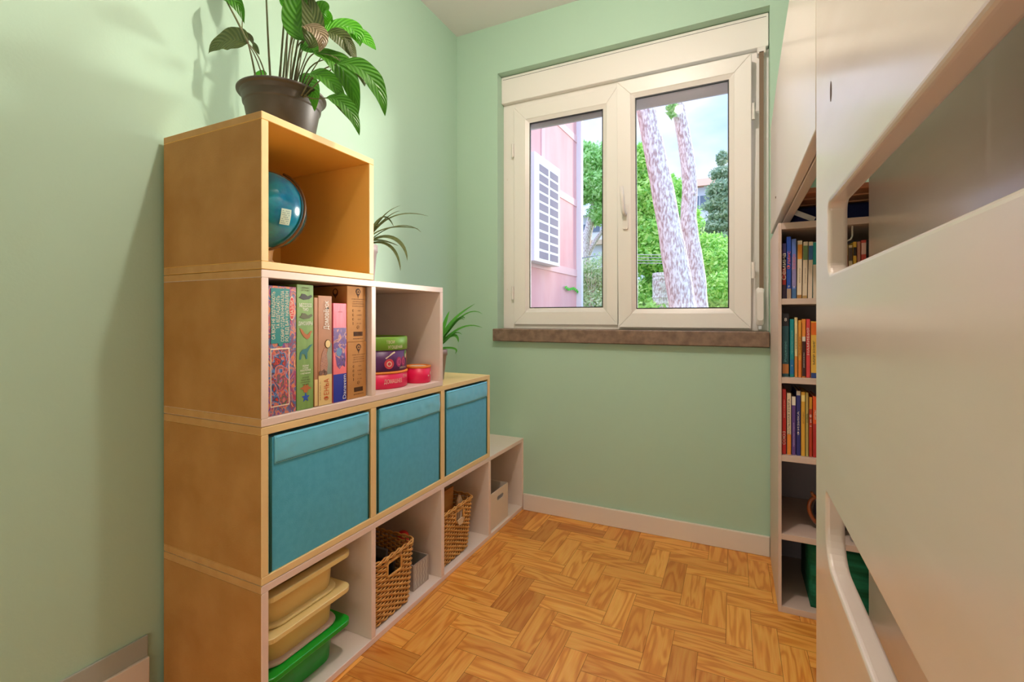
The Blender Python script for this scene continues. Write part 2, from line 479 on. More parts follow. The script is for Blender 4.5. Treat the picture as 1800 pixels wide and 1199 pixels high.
struct(bx('wall_left', PAINT, None, XL - .15, XL, YB - .2, YW, -.12, ZC, bevel=0))
struct(bx('wall_right', PAINT, None, XR, XR + .15, YB - .2, YW, -.12, ZC, bevel=0))
struct(bx('wall_front', PAINT, None, XL, XR, YB - .15, YB, -.12, ZC, bevel=0))
w = MB()
w.box(XL - .15, WX0, YW, YW + TH, -.12, ZC); w.box(WX1, XR + .15, YW, YW + TH, -.12, ZC)
w.box(WX0, WX1, YW, YW + TH, -.12, WZ0 - .06); w.box(WX0, WX1, YW, YW + TH, WZ1, ZC)
struct(w.build('wall_back', PAINT))
struct(bx('baseboard_back', WHITE_TRIM, None, -.99, .134, YW - .013, YW, 0, .084, bevel=.003))
bl = MB(); bl.box(XL, XL + .014, YB, .70, 0, .108, 0); bl.box(XL, XL + .007, YB, .70, .108, .163, 1)
struct(bl.build('baseboard_left', [WHITE_TRIM, GREY_TRIM], bevel=.002))

# sill
s = MB(); s.box(-1.160, .132, YW - .030, YW + .12, .873, .938)
o = s.build('window_sill', STONE, bevel=.004); tag(o, 'rough brown stone sill slab under the white window', 'window sill')
struct(o)
for k in ('label', 'category'): del o[k]
o.name = 'trim_1'

# ------------------------------------------------------------------ window
win = thing('window_1', (-.5, 2.3, .938), '', ''); del win['label']; del win['category']; win['kind'] = 'structure'
FY = 2.300
f = MB()
f.box(WX0, -1.078, FY, FY + .06, .938, 2.16); f.box(.066, WX1, FY, FY + .06, .938, 2.16)
f.box(-1.078, .066, FY, FY + .06, .938, .962); f.box(-1.078, .066, FY, FY + .06, 2.13, 2.16)
f.build('window_frame', PVC, win, bevel=.002)
# roller shutter box
b = MB(); b.box(WX0, WX1 - .002, 2.272, 2.44, 2.158, WZ1 - .002)
sb = b.build('shutter_box', PVC, win, bevel=.004)
bx('cover_groove', GASKET, sb, WX0 + .01, WX1 - .01, 2.2712, 2.2722, 2.284, 2.2855, bevel=0)
bx('shutter_slat', SHUT, win, -1.08, .066, 2.365, 2.378, 2.030, 2.16, bevel=.002)
def sash(name, x0, x1, z0, z1, gx0, gx1, gz0, gz1, yf, dep):
    m = MB()
    def mitre(ax0, ax1, az0, az1, bx0, bx1, bz0, bz1, ya, yb_, back=None):
        O = [(ax0, az0), (ax1, az0), (ax1, az1), (ax0, az1)]; I = [(bx0, bz0), (bx1, bz0), (bx1, bz1), (bx0, bz1)]
        for k in range(4):
            j = (k + 1) % 4
            V = [(O[k][0], ya, O[k][1]), (O[j][0], ya, O[j][1]), (I[j][0], yb_, I[j][1]), (I[k][0], yb_, I[k][1])]
            V += [(p[0], back or (yf + dep), p[2]) for p in V]
            m.add(V, [(0, 1, 2, 3), (7, 6, 5, 4), (0, 4, 5, 1), (2, 6, 7, 3), (1, 5, 6, 2), (0, 3, 7, 4)])
    B = .022
    mitre(x0, x1, z0, z1, gx0 - B, gx1 + B, gz0 - B, gz1 + B, yf, yf)
    o = m.build(name, PVC, win, bevel=.003)
    m = MB()
    mitre(gx0 - B, gx1 + B, gz0 - B, gz1 + B, gx0 - .003, gx1 + .003, gz0 - .003, gz1 + .003, yf + .0015, yf + .010, yf + .024)
    m.build('glazing_bead', PVC2, o)
    m = MB()
    for (a, b_, c, d) in ((gx0 - .003, gx0 + .002, gz0, gz1), (gx1 - .002, gx1 + .003, gz0, gz1), (gx0 - .003, gx1 + .003, gz0 - .003, gz0 + .002), (gx0 - .003, gx1 + .003, gz1 - .002, gz1 + .003)):
        m.box(a, b_, yf + .010, yf + .02, c, d)
    m.build('gasket', GASKET, o)
    bx('glass_pane', GLASS, o, gx0 - .002, gx1 + .002, yf + .021, yf + .0225, gz0 - .002, gz1 + .002, bevel=0)
    return o
sl = sash('left_sash', -1.077, -.516, .960, 2.130, -.986, -.594, 1.050, 2.034, 2.288, .06)
sr = sash('right_sash', -.509, .066, .949, 2.122, -.421, -.024, 1.041, 2.032, 2.250, .045)
# the right sash is tilted a little into the room at its top
def tilt(o_):
    for v in o_.data.vertices:
        v.co.y += .022 - (v.co.z + wo(win).z - .949) * .034
# handle on the right sash
hp = MB(); hp.loft([rrect(-.470, 0, .013, .060, .010, 0), rrect(-.470, 0, .013, .060, .010, .010)])
for i, p in enumerate(hp.v): hp.v[i] = Vector((p.x, 2.250 - p.z, 1.478 + p.y))
hp.f = [tuple(reversed(q)) for q in hp.f]
hd = hp.build('handle_plate', PVC2, sr, bevel=.001)
hh = MB(); hh.tube([(-.470, 2.24, 1.49), (-.470, 2.212, 1.49), (-.472, 2.206, 1.50), (-.476, 2.204, 1.56), (-.480, 2.206, 1.612)], [.009, .010, .010, .010, .009], 10)
hh.build('handle_lever', PVC2, sr, smooth=True)
for o_ in [sr] + list(sr.children): tilt(o_)
bx('meeting_gap', GASKET, sl, -.514, -.5095, 2.300, 2.345, .965, 2.12, bevel=0)
# hinges
for o_, x, zs, y in ((sl, -1.083, (1.90, 1.13), 2.292), (sr, .073, (1.88, 1.2), 2.258)):
    for z in zs:
        MB().tube([(x, y - .006, z - .035), (x, y - .006, z + .035)], .007, 10).build('hinge', PVC2, o_)
# shutter strap, guide and winder
bx('strap', STRAP, win, .096, .113, 2.262, 2.264, 1.10, 2.135, bevel=0)
bx('strap_guide', PVC2, win, .088, .122, 2.262, 2.300, 2.128, 2.156, bevel=.004)
wd = MB(); wd.loft([rrect(.1, 1.045, .017, .082, .014, 0), rrect(.1, 1.045, .017, .082, .014, .035), rrect(.1, 1.045, .012, .06, .01, .048)])
for i, p in enumerate(wd.v): wd.v[i] = Vector((p.x, 2.299 - p.z, p.y))
wd.f = [tuple(reversed(q)) for q in wd.f]
wdo = wd.build('strap_winder', PVC2, win, bevel=.002)
bx('screw_tab', CHROME, wdo, .093, .107, 2.285, 2.299, .945, .962, bevel=.001)
for z in (1.75, 1.15):
    MB().tube([(-1.12, 2.3005, z), (-1.12, 2.2985, z)], .006, 10).build('screw_cap', PVC2, win)
    MB().tube([(.124, 2.3005, z + .02), (.124, 2.2985, z + .02)], .006, 10).build('screw_cap', PVC2, win)

# ------------------------------------------------------------------ shelf units (each row is one module)
SX1, SX0, SY, PW, UH, BT = -.9935, -1.384, .732, .3753, .37, .019
def unit(name, row, cells, label, board, edge, div_t=.019):
    z0 = row * UH; z1 = z0 + UH; y1 = SY + cells * PW
    t = thing(name, (SX1, SY, z0), label, 'shelf unit', 'stepped shelf units against the left wall')
    ft = .002
    def panel(nm, x0, x1, ya, yb_, za, zb, m, end=None):
        m_ = MB(); m_.box(x0, x1, ya, yb_, za, zb)
        ms = [m]
        # front edge face (+x) takes the edging
        m_.mi[3] = 1; ms.append(edge)
        if end: ms.append(end); m_.mi[2] = 2
        return m_.build(nm, ms, t, bevel=.0012, seg=1)
    bot = panel('bottom_panel', SX0, SX1, SY, y1, z0 + .0006, z0 + BT, board, MDF_EDGE)
    top = panel('top_panel', SX0, SX1, SY, y1, z1 - BT, z1 - .0006, board, MDF_EDGE)
    panel('side_panel', SX0, SX1, SY, SY + BT, z0 + BT, z1 - BT, board, MDF)
    panel('side_panel', SX0, SX1, y1 - BT, y1, z0 + BT, z1 - BT, board)
    for k in range(1, cells):
        yc = SY + k * PW
        panel('divider', SX0 + .004, SX1, yc - div_t / 2, yc + div_t / 2, z0 + BT, z1 - BT, board)
    MB().box(SX0, SX0 + .004, SY + BT, y1 - BT, z0 + BT, z1 - BT).build('back_panel', board, t)
    return t
u4 = unit('shelf_unit', 0, 4, 'white four-compartment shelf unit standing on the parquet floor, lowest of the stepped stack', WHT, WHT_EDGE)
u3 = unit('shelf_unit', 1, 3, 'cream-yellow three-compartment shelf unit holding the teal fabric boxes', YEL3, YEL_EDGE, .024)
u2 = unit('shelf_unit', 2, 2, 'white two-compartment shelf unit holding the game boxes and round tubs', WHT, WHT_EDGE)
u1 = unit('shelf_unit', 3, 1, 'single yellow shelf cube at the top of the stack with the globe inside', YEL, YEL_EDGE)

# ------------------------------------------------------------------ teal fabric boxes
def fabric_box(k, label):
    y0 = SY + k * PW + (.0215 if k == 0 else .0165); y1 = SY + (k + 1) * PW - (.0165 if k < 2 else .0225)
    z0, z1 = UH + BT + .0008, UH * 2 - BT - .010
    x1, x0 = SX1 + .000, -1.372
    t = thing('fabric_storage_box', ((x0 + x1) / 2, (y0 + y1) / 2, z0), label, 'storage box', 'teal fabric boxes in the three-compartment unit')
    # body: a box shell with slightly bowed front
    m = MB(); NY, NZ = 12, 12
    def P(a, b_):
        y = y0 + (y1 - y0) * a; z = z0 + (z1 - z0) * b_
        bow = .006 * math.sin(math.pi * a) * math.sin(math.pi * b_)
        return Vector((x1 - .004 + bow, y, z))
    V = [P(i / NY, j / NZ) for j in range(NZ + 1) for i in range(NY + 1)]
    m.add(V, [(j * (NY + 1) + i, j * (NY + 1) + i + 1, (j + 1) * (NY + 1) + i + 1, (j + 1) * (NY + 1) + i) for j in range(NZ) for i in range(NY)])
    xf = x1 - .004
    m.add([(xf, y0, z0), (x0, y0, z0), (x0, y0, z1), (xf, y0, z1)], [(0, 1, 2, 3)][::1])
    m.add([(xf, y1, z0), (xf, y1, z1), (x0, y1, z1), (x0, y1, z0)], [(0, 1, 2, 3)])
    m.add([(x0, y0, z0), (x0, y1, z0), (x0, y1, z1), (x0, y0, z1)], [(0, 1, 2, 3)])
    m.add([(xf, y0, z0), (xf, y1, z0), (x0, y1, z0), (x0, y0, z0)], [(0, 1, 2, 3)])
    m.add([(xf, y0, z1 - .003), (x0, y0, z1 - .003), (x0, y1, z1 - .003), (xf, y1, z1 - .003)], [(0, 1, 2, 3)])
    m.build('box_body', TEAL, t, smooth=False)
    # band folded over the top front
    m = MB(); NY, NZ = 40, 8; rnd = random.uniform(0, 50)
    b0, b1 = z1 - .066, z1 + .001
    def Q(i, j):
        a, b_ = i / NY, j / NZ
        y = y0 + .014 + (y1 - y0 - .018) * a; z = b0 + (b1 - b0) * b_ + (.004 * (a - .5) ** 2)
        d = .0030 + .0024 * noise.noise(Vector((y * 38 + rnd, z * 50, k))) * math.sin(math.pi * b_) + .002 * math.sin(math.pi * b_)
        bow = .006 * math.sin(math.pi * a) * math.sin(math.pi * (z - z0) / (z1 - z0))
        return Vector((xf + bow + d, y, z))
    V = [Q(i, j) for j in range(NZ + 1) for i in range(NY + 1)]
    fc = [(j * (NY + 1) + i, j * (NY + 1) + i + 1, (j + 1) * (NY + 1) + i + 1, (j + 1) * (NY + 1) + i) for j in range(NZ) for i in range(NY)]
    m.add(V, fc)
    # close its edges back to the body
    rim = [j * (NY + 1) for j in range(NZ, -1, -1)] + list(range(1, NY + 1)) + [j * (NY + 1) + NY for j in range(1, NZ + 1)] + [NZ * (NY + 1) + i for i in range(NY - 1, 0, -1)]
    b_ = len(m.v)
    m.v += [Vector((xf - .001, V[i].y, V[i].z)) for i in rim]
    for q in range(len(rim)):
        q2 = (q + 1) % len(rim)
        m.f.append([rim[q], b_ + q, b_ + q2, rim[q2]]); m.mi.append(0)
    bd = m.build('top_band', TEAL2, t, smooth=True)
    for zz in (b0 + .004, b1 - .005):
        st = MB()
        for q in range(60):
            ya = y0 + .018 + (y1 - y0 - .026) * q / 60
            a = (ya - y0) / (y1 - y0); bow = .006 * math.sin(math.pi * a) * math.sin(math.pi * (zz - z0) / (z1 - z0))
            st.box(xf + bow + .003, xf + bow + .0042, ya, ya + .0034, zz - .0004, zz + .0004)
        st.build('stitching', THREAD, bd)
    MB().tube([(x1 - .003, y0 + .004, z0 + .003), (x1 - .003, y0 + .004, z1)], .0035, 8).build('piping', TEAL_D, t, smooth=True)
    MB().tube([(x1 - .003, y1 - .003, z0 + .003), (x1 - .003, y1 - .003, z1)], .0022, 8).build('piping', TEAL_D, t, smooth=True)
fabric_box(0, 'teal fabric storage box nearest the camera, below the colourful game boxes')
fabric_box(1, 'teal fabric storage box in the middle, below the round tubs')
fabric_box(2, 'teal fabric storage box nearest the window, below the small spider plant')

# ------------------------------------------------------------------ plastic bins
def bin_(label, z0, z1, m, mlip, cx=-1.175, cy=.892, hx=.172, hy=.139, lip=True):
    t = thing('plastic_bin', (cx, cy, z0), label, 'storage bin', 'stacked plastic bins in the lowest unit')
    bxh, byh = hx - .030, hy - .022
    b = MB(); r = .05
    b.loft([rrect(cx, cy, bxh - .016, byh - .012, r, z0), rrect(cx, cy, bxh - .006, byh - .004, r, z0 + .008), rrect(cx, cy, bxh, byh, r, z1 - .014),
            rrect(cx, cy, bxh - .004, byh - .004, r, z1 - .004), rrect(cx, cy, bxh - .012, byh - .010, r - .004, z0 + .012)], cap0=True, cap1=True)
    b.build('bin_body', m, t, smooth=True)
    q = MB()
    q.loft([rrect(cx, cy, bxh - .001, byh - .001, r, z1 - .014), rrect(cx, cy, hx - .001, hy - .001, .026, z1 - .014), rrect(cx, cy, hx, hy, .026, z1 - .012),
            rrect(cx, cy, hx, hy, .026, z1 - .0015), rrect(cx, cy, hx - .002, hy - .002, .026, z1),
            rrect(cx, cy, bxh - .002, byh - .002, r - .002, z1), rrect(cx, cy, bxh - .004, byh - .004, r - .002, z1 - .006)], cap0=False, cap1=False)
    q.build('bin_rim', m, t)
    if lip:
        l = MB()
        l.loft([rrect(cx, cy, bxh + .006, byh + .004, r, z0 + .0005), rrect(cx, cy, bxh + .008, byh + .006, r, z0 + .004), rrect(cx, cy, bxh + .004, byh + .003, r, z0 + .009), rrect(cx, cy, bxh - .004, byh - .003, r, z0 + .010)], cap0=True, cap1=True)
        l.build('bin_foot', mlip, t, smooth=True)
bin_('green plastic bin on the bottom board, lowest of the stacked bins', .0196, .126, GREEN, LIP, lip=False)
bin_('beige plastic bin between the green bin and the topmost beige bin', .1265, .222, BEIGE, LIP)
bin_('beige plastic bin at the top of the bin stack in the lowest unit', .2225, .322, BEIGE, BEIGE)

# ------------------------------------------------------------------ wicker baskets
def wicker(label, yb0, yb1, yt0, yt1, xb0, xb1, xt0, xt1, z0, z1, hole, rows):
    cx, cy = (xb0 + xb1) / 2, (yb0 + yb1) / 2
    t = thing('wicker_basket', (cx, cy, z0), label, 'basket', 'wicker baskets in the lowest unit')
    def ring(z, off, n):
        k = (z - z0) / (z1 - z0)
        x0, x1 = xb0 + (xt0 - xb0) * k - off, xb1 + (xt1 - xb1) * k + off
        y0, y1 = yb0 + (yt0 - yb0) * k - off, yb1 + (yt1 - yb1) * k + off
        hx, hy = (x1 - x0) / 2, (y1 - y0) / 2; r = .03; c = ((x0 + x1) / 2, (y0 + y1) / 2)
        L = [2 * (hy - r), math.pi * r / 2, 2 * (hx - r), math.pi * r / 2] * 2; tot = sum(L); out = []
        for i in range(n):
            s_ = tot * i / n; q = 0
            while q < 7 and s_ > L[q]: s_ -= L[q]; q += 1
            cn = [(1, -1), (1, 1), (1, 1), (-1, 1), (-1, 1), (-1, -1), (-1, -1), (1, -1)][q]
            C = Vector((c[0] + cn[0] * (hx - r), c[1] + cn[1] * (hy - r)))
            if q == 0: P = C + Vector((r, s_))
            elif q == 2: P = C + Vector((-s_, r))
            elif q == 4: P = C + Vector((-r, -s_))
            elif q == 6: P = C + Vector((s_, -r))
            else:
                a0 = {1: 0, 3: 90, 5: 180, 7: 270}[q]; a = math.radians(a0) + s_ / r
                P = C + Vector((math.cos(a) * r, math.sin(a) * r))
            out.append(Vector((P.x, P.y, z)))
        return out
    NS = 54; SUB = 4; N = NS * SUB
    wm = MB(); dz = (z1 - z0 - .016) / rows; rad = dz * .42
    hy0, hy1, hz0, hz1 = hole
    for i in range(rows):
        z = z0 + .004 + dz * (i + .5)
        base = ring(z, 0, N); outn = ring(z, .001, N)
        pts = []
        for k in range(N):
            ph = math.cos(math.pi * k / SUB + math.pi * (i % 2))
            nrm = (outn[k] - base[k]); nrm = nrm.normalized()
            pts.append(base[k] + nrm * (.0034 * ph) + Vector((0, 0, .0005 * math.sin(k * .7 + i * 2.1))))
        inside = [hz0 < z < hz1 and hy0 < p.y < hy1 and p.x > cx for p in pts]
        if any(inside):
            # start just after the opening and run round to just before it
            st = max(k for k in range(N) if inside[k]) + 1 if not inside[0] or not inside[-1] else min(k for k in range(N) if not inside[k])
            seq = []
            for k in range(N):
                q = (st + k) % N
                if inside[q]: break
                seq.append(pts[q])
            wm.tube(seq, rad, 5)
        else:
            wm.tube(pts, rad, 5, closed=True)
    # stakes
    sk = MB()
    for k in range(NS):
        P = []
        for q in range(7):
            z = z0 + .002 + (z1 - z0 - .006) * q / 6
            p = ring(z, -.001, N)[k * SUB + 0]
            P.append(p)
        if P[3].x > cx and hy0 < P[4].y < hy1:
            lo = [p for p in P if p.z < hz0]; hi = [p for p in P if p.z > hz1]
            if len(lo) > 1: sk.tube(lo, .0016, 5)
            if len(hi) > 1: sk.tube(hi, .0016, 5)
        else: sk.tube(P, .0016, 5)
    wm.build('woven_wall', WICK, t, smooth=True)
    sk.build('stakes', WICK2, t, smooth=True)
    rm = MB()
    for j, (oz, oo, ph) in enumerate(((-.006, .002, 0), (-.002, .0035, 2.1), (.002, 0, 4.2))):
        b0 = ring(z1 + oz, oo, N); b1 = ring(z1 + oz, oo + .001, N)
        rm.tube([b0[k] + (b1[k] - b0[k]).normalized() * .0020 * math.cos(k * .9 + ph) + Vector((0, 0, .0020 * math.sin(k * .9 + ph))) for k in range(N)], .0030, 6, closed=True)
    rm.build('braided_rim', WICK, t, smooth=True)
    fr = MB(); xh = ring((hz0 + hz1) / 2, .002, N)
    k_ = ((hz0 + hz1) / 2 - z0) / (z1 - z0); xf = xb1 + (xt1 - xb1) * k_ + .001
    q = [(xf, hy0, hz0), (xf, hy1, hz0), (xf + .001, hy1, hz1), (xf + .001, hy0, hz1)]
    P = []
    for a in range(4):
        A, B = Vector(q[a]), Vector(q[(a + 1) % 4])
        for c_ in range(6): P.append(A.lerp(B, (c_ + .5) / 6))
    fr.tube(P, .0042, 6, closed=True)
    fr.build('handle_opening', WICK, t, smooth=True)
    MB().loft([rrect(cx, cy, (xb1 - xb0) / 2 - .003, (yb1 - yb0) / 2 - .003, .028, z0 + .0008), rrect(cx, cy, (xb1 - xb0) / 2 - .003, (yb1 - yb0) / 2 - .003, .028, z0 + .006)]).build('basket_base', WICK2, t)
    return t
wicker('wicker basket with an empty hand hole and dark toys, beside the grey patterned box', 1.122, 1.318, 1.120, 1.330, -1.30, -1.016, -1.33, -1.006, .0196, .226, (1.184, 1.254, .160, .206), 24)
wicker('wicker basket filled with wooden boards and a tag on its handle', 1.506, 1.728, 1.503, 1.742, -1.30, -1.026, -1.33, -1.012, .0196, .234, (1.600, 1.662, .170, .212), 25)
# things in and behind the baskets
o = MB()
o.box(-1.30, -1.25, 1.336, 1.460, .0196, .11); 
gb = thing('magazine_box', (-1.15, 1.41, .0196), 'grey box with white squiggle lines behind the first wicker basket', 'box')
g = MB()
g.box(-1.345, -1.032, 1.353, 1.356, .0196, .112); g.box(-1.345, -1.032, 1.441, 1.444, .0196, .112)
g.box(-1.035, -1.032, 1.356, 1.441, .0196, .112); g.box(-1.345, -1.342, 1.356, 1.441, .0196, .112); g.box(-1.342, -1.035, 1.356, 1.441, .0196, .022)
GREYP = mat('grey_cardboard', (176, 164, 156), .7)
g.build('box_body', GREYP, gb)
sq = MB()
for k in range(5):
    y = 1.366 + k * .016
    sq.tube([(-1.0316, y + .002 * math.sin(j * 1.3 + k), .026 + j * .0054) for j in range(16)], .0008, 4)
sq.build('squiggle_print', WINK, gb)
rt = thing('toy_bottle', (-1.13, 1.395, .0226), 'red-capped green bottle standing behind the first wicker basket', 'toy')
GRN2 = mat('dark_green_plastic', (20, 120, 52), .4); RED = mat('red_plastic', (206, 28, 36), .4)
MB().lathe((-1.11, 1.392, 0), [(.024, .0228), (.028, .03), (.028, .115), (.024, .14), (.016, .165)], 20).build('bottle_body', GRN2, rt, smooth=True)
MB().lathe((-1.11, 1.392, 0), [(.020, .163), (.022, .166), (.022, .192), (.015, .202), (.004, .204)], 20).build('cap', RED, rt, smooth=True)
DK = mat('black_plastic', (30, 28, 30), .4); TQ = mat('turquoise_plastic', (40, 150, 160), .4)
tg = thing('toy_goggles', (-1.08, 1.17, .14), 'turquoise looped toy inside the first wicker basket', 'toy')
MB().tube([(-1.06 + .0 * k, 1.155 + .026 * math.cos(k * .524), .17 + .03 * math.sin(k * .524)) for k in range(12)], .007, 8, closed=True).build('loop', TQ, tg, smooth=True)
MB().tube([(-1.075, 1.150, .028), (-1.07, 1.155, .09), (-1.062, 1.156, .142)], .009, 8).build('grip', TQ, tg, smooth=True)
for i, (y, zt, xx, lab) in enumerate(((1.205, .19, -1.07, 'black flat case leaning inside the first wicker basket, nearer the front'), (1.24, .20, -1.13, 'grey flat case leaning inside the first wicker basket, farther back'))):
    m = MB(); m.obox((xx, y + .02, .027 + (zt - .03) / 2), (.05, .0, 0), (0, .006, .0), (0, .012, (zt - .03) / 2))
    tag(m.build('flat_case', [DK, mat('grey_plastic', (110, 104, 100), .5)][i], None, bevel=.003), lab, 'case')
WB = mat('plywood', (206, 146, 78), .55, (188, 122, 54), 7, scale=(1, 1, 5))
for i, (xx, y0, y1, zt, tl, lab) in enumerate(((-1.075, 1.545, 1.672, .285, .0, 'tallest wooden board standing in the second wicker basket'), (-1.11, 1.535, 1.64, .262, .01, 'wooden board standing behind the tallest board in the basket'),
                                              (-1.048, 1.52, 1.548, .232, 0, 'narrow wooden block at the left in the second basket'), (-1.045, 1.665, 1.70, .252, 0, 'small pointed wooden piece at the right in the second basket'))):
    m = MB()
    if i == 3:
        P = [(y0, .03), (y1, .03), (y1, .225), ((y0 + y1) / 2, zt), (y0, .23)]
        m.add([(xx - .005, a, b_) for a, b_ in P] + [(xx + .005, a, b_) for a, b_ in P], [(4, 3, 2, 1, 0), (5, 6, 7, 8, 9)] + [(k, (k + 1) % 5, 5 + (k + 1) % 5, 5 + k) for k in range(5)])
    else:
        m.obox((xx, (y0 + y1) / 2, .028 + (zt - .028) / 2), (.004, 0, 0), (0, (y1 - y0) / 2, 0), (-tl, .006, (zt - .028) / 2))
    tag(m.build('wooden_board', mat('pale_wood', (226, 196, 158), .6) if i == 3 else WB, None, bevel=.0015), lab, 'wooden board', 'wooden boards in the second basket')
tg = MB()
for i in range(1):
    C = Vector((-1.003, 1.622, .172)); n = 14
    P = [C + Vector((.0, (.021 + .005 * math.sin(3 * a * .449)) * math.cos(a * .449), (.017 + .004 * math.cos(2 * a * .449)) * math.sin(a * .449))) for a in range(n)]
    tg.add(P + [p + Vector((.004, 0, 0)) for p in P], [tuple(reversed(range(n))), tuple(range(n, 2 * n))] + [(k, (k + 1) % n, n + (k + 1) % n, n + k) for k in range(n)])
tt = tag(tg.build('name_tag', mat('pale_wood', (226, 196, 158), .6), None, origin=(-1.003, 1.622, .172)), 'pale rounded tag hanging on the second wicker basket', 'tag')
MB().tube([(-1.0015, 1.622, .186), (-1.003, 1.628, .196), (-1.006, 1.632, .206)], .0012, 5).build('string', WINK, tt)

# white cardboard box with hand hole
wb = thing('white_box', (-1.15, 1.97, .0196), 'white open box with a hand hole in the last lowest compartment', 'box')
def slotted(x, y0, y1, z0, z1, hy0, hy1, hz0, hz1, t=.003, r=None):
    cu = bpy.data.curves.new('p', 'CURVE'); cu.dimensions = '2D'; cu.fill_mode = 'BOTH'; cu.extrude = t / 2
    def sp(P):
        s_ = cu.splines.new('POLY'); s_.points.add(len(P) - 1)
        for q, p in zip(s_.points, P): q.co = (p[0], p[1], 0, 1)
        s_.use_cyclic_u = True
    sp([(y0, z0), (y1, z0), (y1, z1), (y0, z1)])
    R = r or (hz1 - hz0) / 2
    sp([(p.x, p.y) for p in rrect((hy0 + hy1) / 2, (hz0 + hz1) / 2, (hy1 - hy0) / 2, (hz1 - hz0) / 2, R, 0)])
    return cu
def curve_part(cu, name, m, parent, x):
    to = bpy.data.objects.new('p', cu); COL.objects.link(to); bpy.context.view_layer.update()
    me = bpy.data.meshes.new_from_object(to.evaluated_get(bpy.context.evaluated_depsgraph_get()))
    bpy.data.objects.remove(to)
    org = wo(parent)
    for v in me.vertices: v.co = Vector((x + v.co.z, v.co.x, v.co.y)) - org
    me.materials.clear(); me.materials.append(m); me.name = name
    o = bpy.data.objects.new(name, me); COL.objects.link(o); o.parent = parent; ORG[o.name] = org
    return o
WBX = mat('white_cardboard', (232, 216, 200), .6)
curve_part(slotted(0, 1.872, 2.070, .0205, .186, 1.955, 2.02, .135, .155), 'front_wall', WBX, wb, -1.008)
m = MB(); m.box(-1.30, -1.0095, 1.872, 1.875, .0202, .186); m.box(-1.30, -1.0095, 2.067, 2.070, .0202, .186); m.box(-1.303, -1.30, 1.872, 2.07, .0202, .186); m.box(-1.30, -1.0095, 1.875, 2.067, .0202, .023)
m.build('box_walls', WBX, wb)
CLR = [(190, 170, 140), (150, 120, 84), (210, 205, 200), (120, 100, 90), (176, 150, 120), (96, 92, 92)]
for k in range(6):
    c = Vector((-1.05 - .045 * (k % 3), 1.91 + .055 * (k // 3) + .01 * (k % 2), 0)); rr = .020 + .003 * (k % 2)
    P = MB(); P.lathe(c, [(rr * .8, .0235), (rr, .03), (rr, .135 + .008 * (k % 3)), (rr * .7, .148 + .008 * (k % 3)), (.002, .152 + .008 * (k % 3))], 14)
    col = CLR[k]
    tag(P.build('rolled_bundle', mat('bundle_%d' % k, col, .8), None, smooth=True), '%s rolled bundle standing in the white box, %s' % (['tan', 'brown', 'pale grey', 'dark brown', 'sand coloured', 'charcoal'][k], ['near its front left', 'left of centre', 'at its back left', 'near its front right', 'right of centre', 'at its back right'][k]), 'bundle', 'bundles in the white box')

# ------------------------------------------------------------------ game boxes, second row
GX, GZ = -1.004, UH * 2 + BT + .0004
def gbox(name, label, y0, y1, zt, m, x1=GX, depth=.27, z0=None, cat='game box'):
    z0 = GZ if z0 is None else z0
    t = thing(name, (x1 - depth / 2, (y0 + y1) / 2, z0), label, cat, 'boxed games in the two-compartment unit')
    bx('box_body', m, t, x1 - depth, x1, y0, y1, z0, zt, bevel=.0012)
    return t
PZ = print_mat('swirling_puzzle_art', [(60, 30, 90), (200, 70, 50), (90, 60, 150), (230, 130, 60), (50, 110, 160), (150, 40, 70), (230, 170, 110)], 34, 'NOISE', (1, 1.6, 1))
PZ2 = print_mat('red_feather_art', [(110, 30, 30), (214, 60, 40), (60, 40, 60), (70, 130, 190), (226, 120, 60), (150, 60, 110), (60, 110, 80), (210, 70, 60)], 42, 'NOISE', (1, 1.4, 1))
g = gbox('puzzle_box', 'puzzle box with purple and orange swirls and a teal title panel', .758, .836, 1.074, PZ)
TEALP = mat('teal_print', (0, 128, 124), .5); CREAM = mat('cream_print', (240, 222, 196), .5); REDP = mat('red_print', (206, 34, 34), .4)
X_ = GX + .0002
plate('title_panel', TEALP, g, X_, [(.7640, .934), (.7835, .934), (.786, .928), (.789, .926), (.793, .926), (.796, .928), (.7975, .934), (.8160, .934), (.8160, 1.068), (.7640, 1.068)], t=.0010)
plate('picture_border', CREAM, g, X_, [(.763, .780), (.816, .780), (.816, .922), (.763, .922)], t=.0005)
plate('picture', PZ2, g, X_, [(.7655, .783), (.8135, .783), (.8135, .919), (.7655, .919)], t=.0009)
for i, (s_, w_, zc) in enumerate((('СА ВОНІ НЕ ВІДПАДАЮТЬ', .115, 1.002), ('ТА ВІДПАДАЮТЬ', .080, 1.010), ('СОБИР ОТДАЛЕННЕПАЗЛА', .125, 1.000), ('ЯО ВІД БАЧ НАПРАВЛЕН', .125, 1.000))):
    xtext(s_, .0125, CREAM, g, X_ + .0012, .771 + .0125 * i, zc, True, w_)
El = [(.8225 + .0085 * math.cos(a * math.pi / 12), 1.020 + .030 * math.sin(a * math.pi / 12)) for a in range(24)]
plate('badge_border', CREAM, g, X_, El, t=.0012)
plate('badge', REDP, g, X_, [(.8225 + .0072 * math.cos(a * math.pi / 12), 1.020 + .0275 * math.sin(a * math.pi / 12)) for a in range(24)], t=.0016)
xtext('ПАЗЛИ', .0125, CREAM, g, X_ + .0018, .8225, 1.020, True, .038)

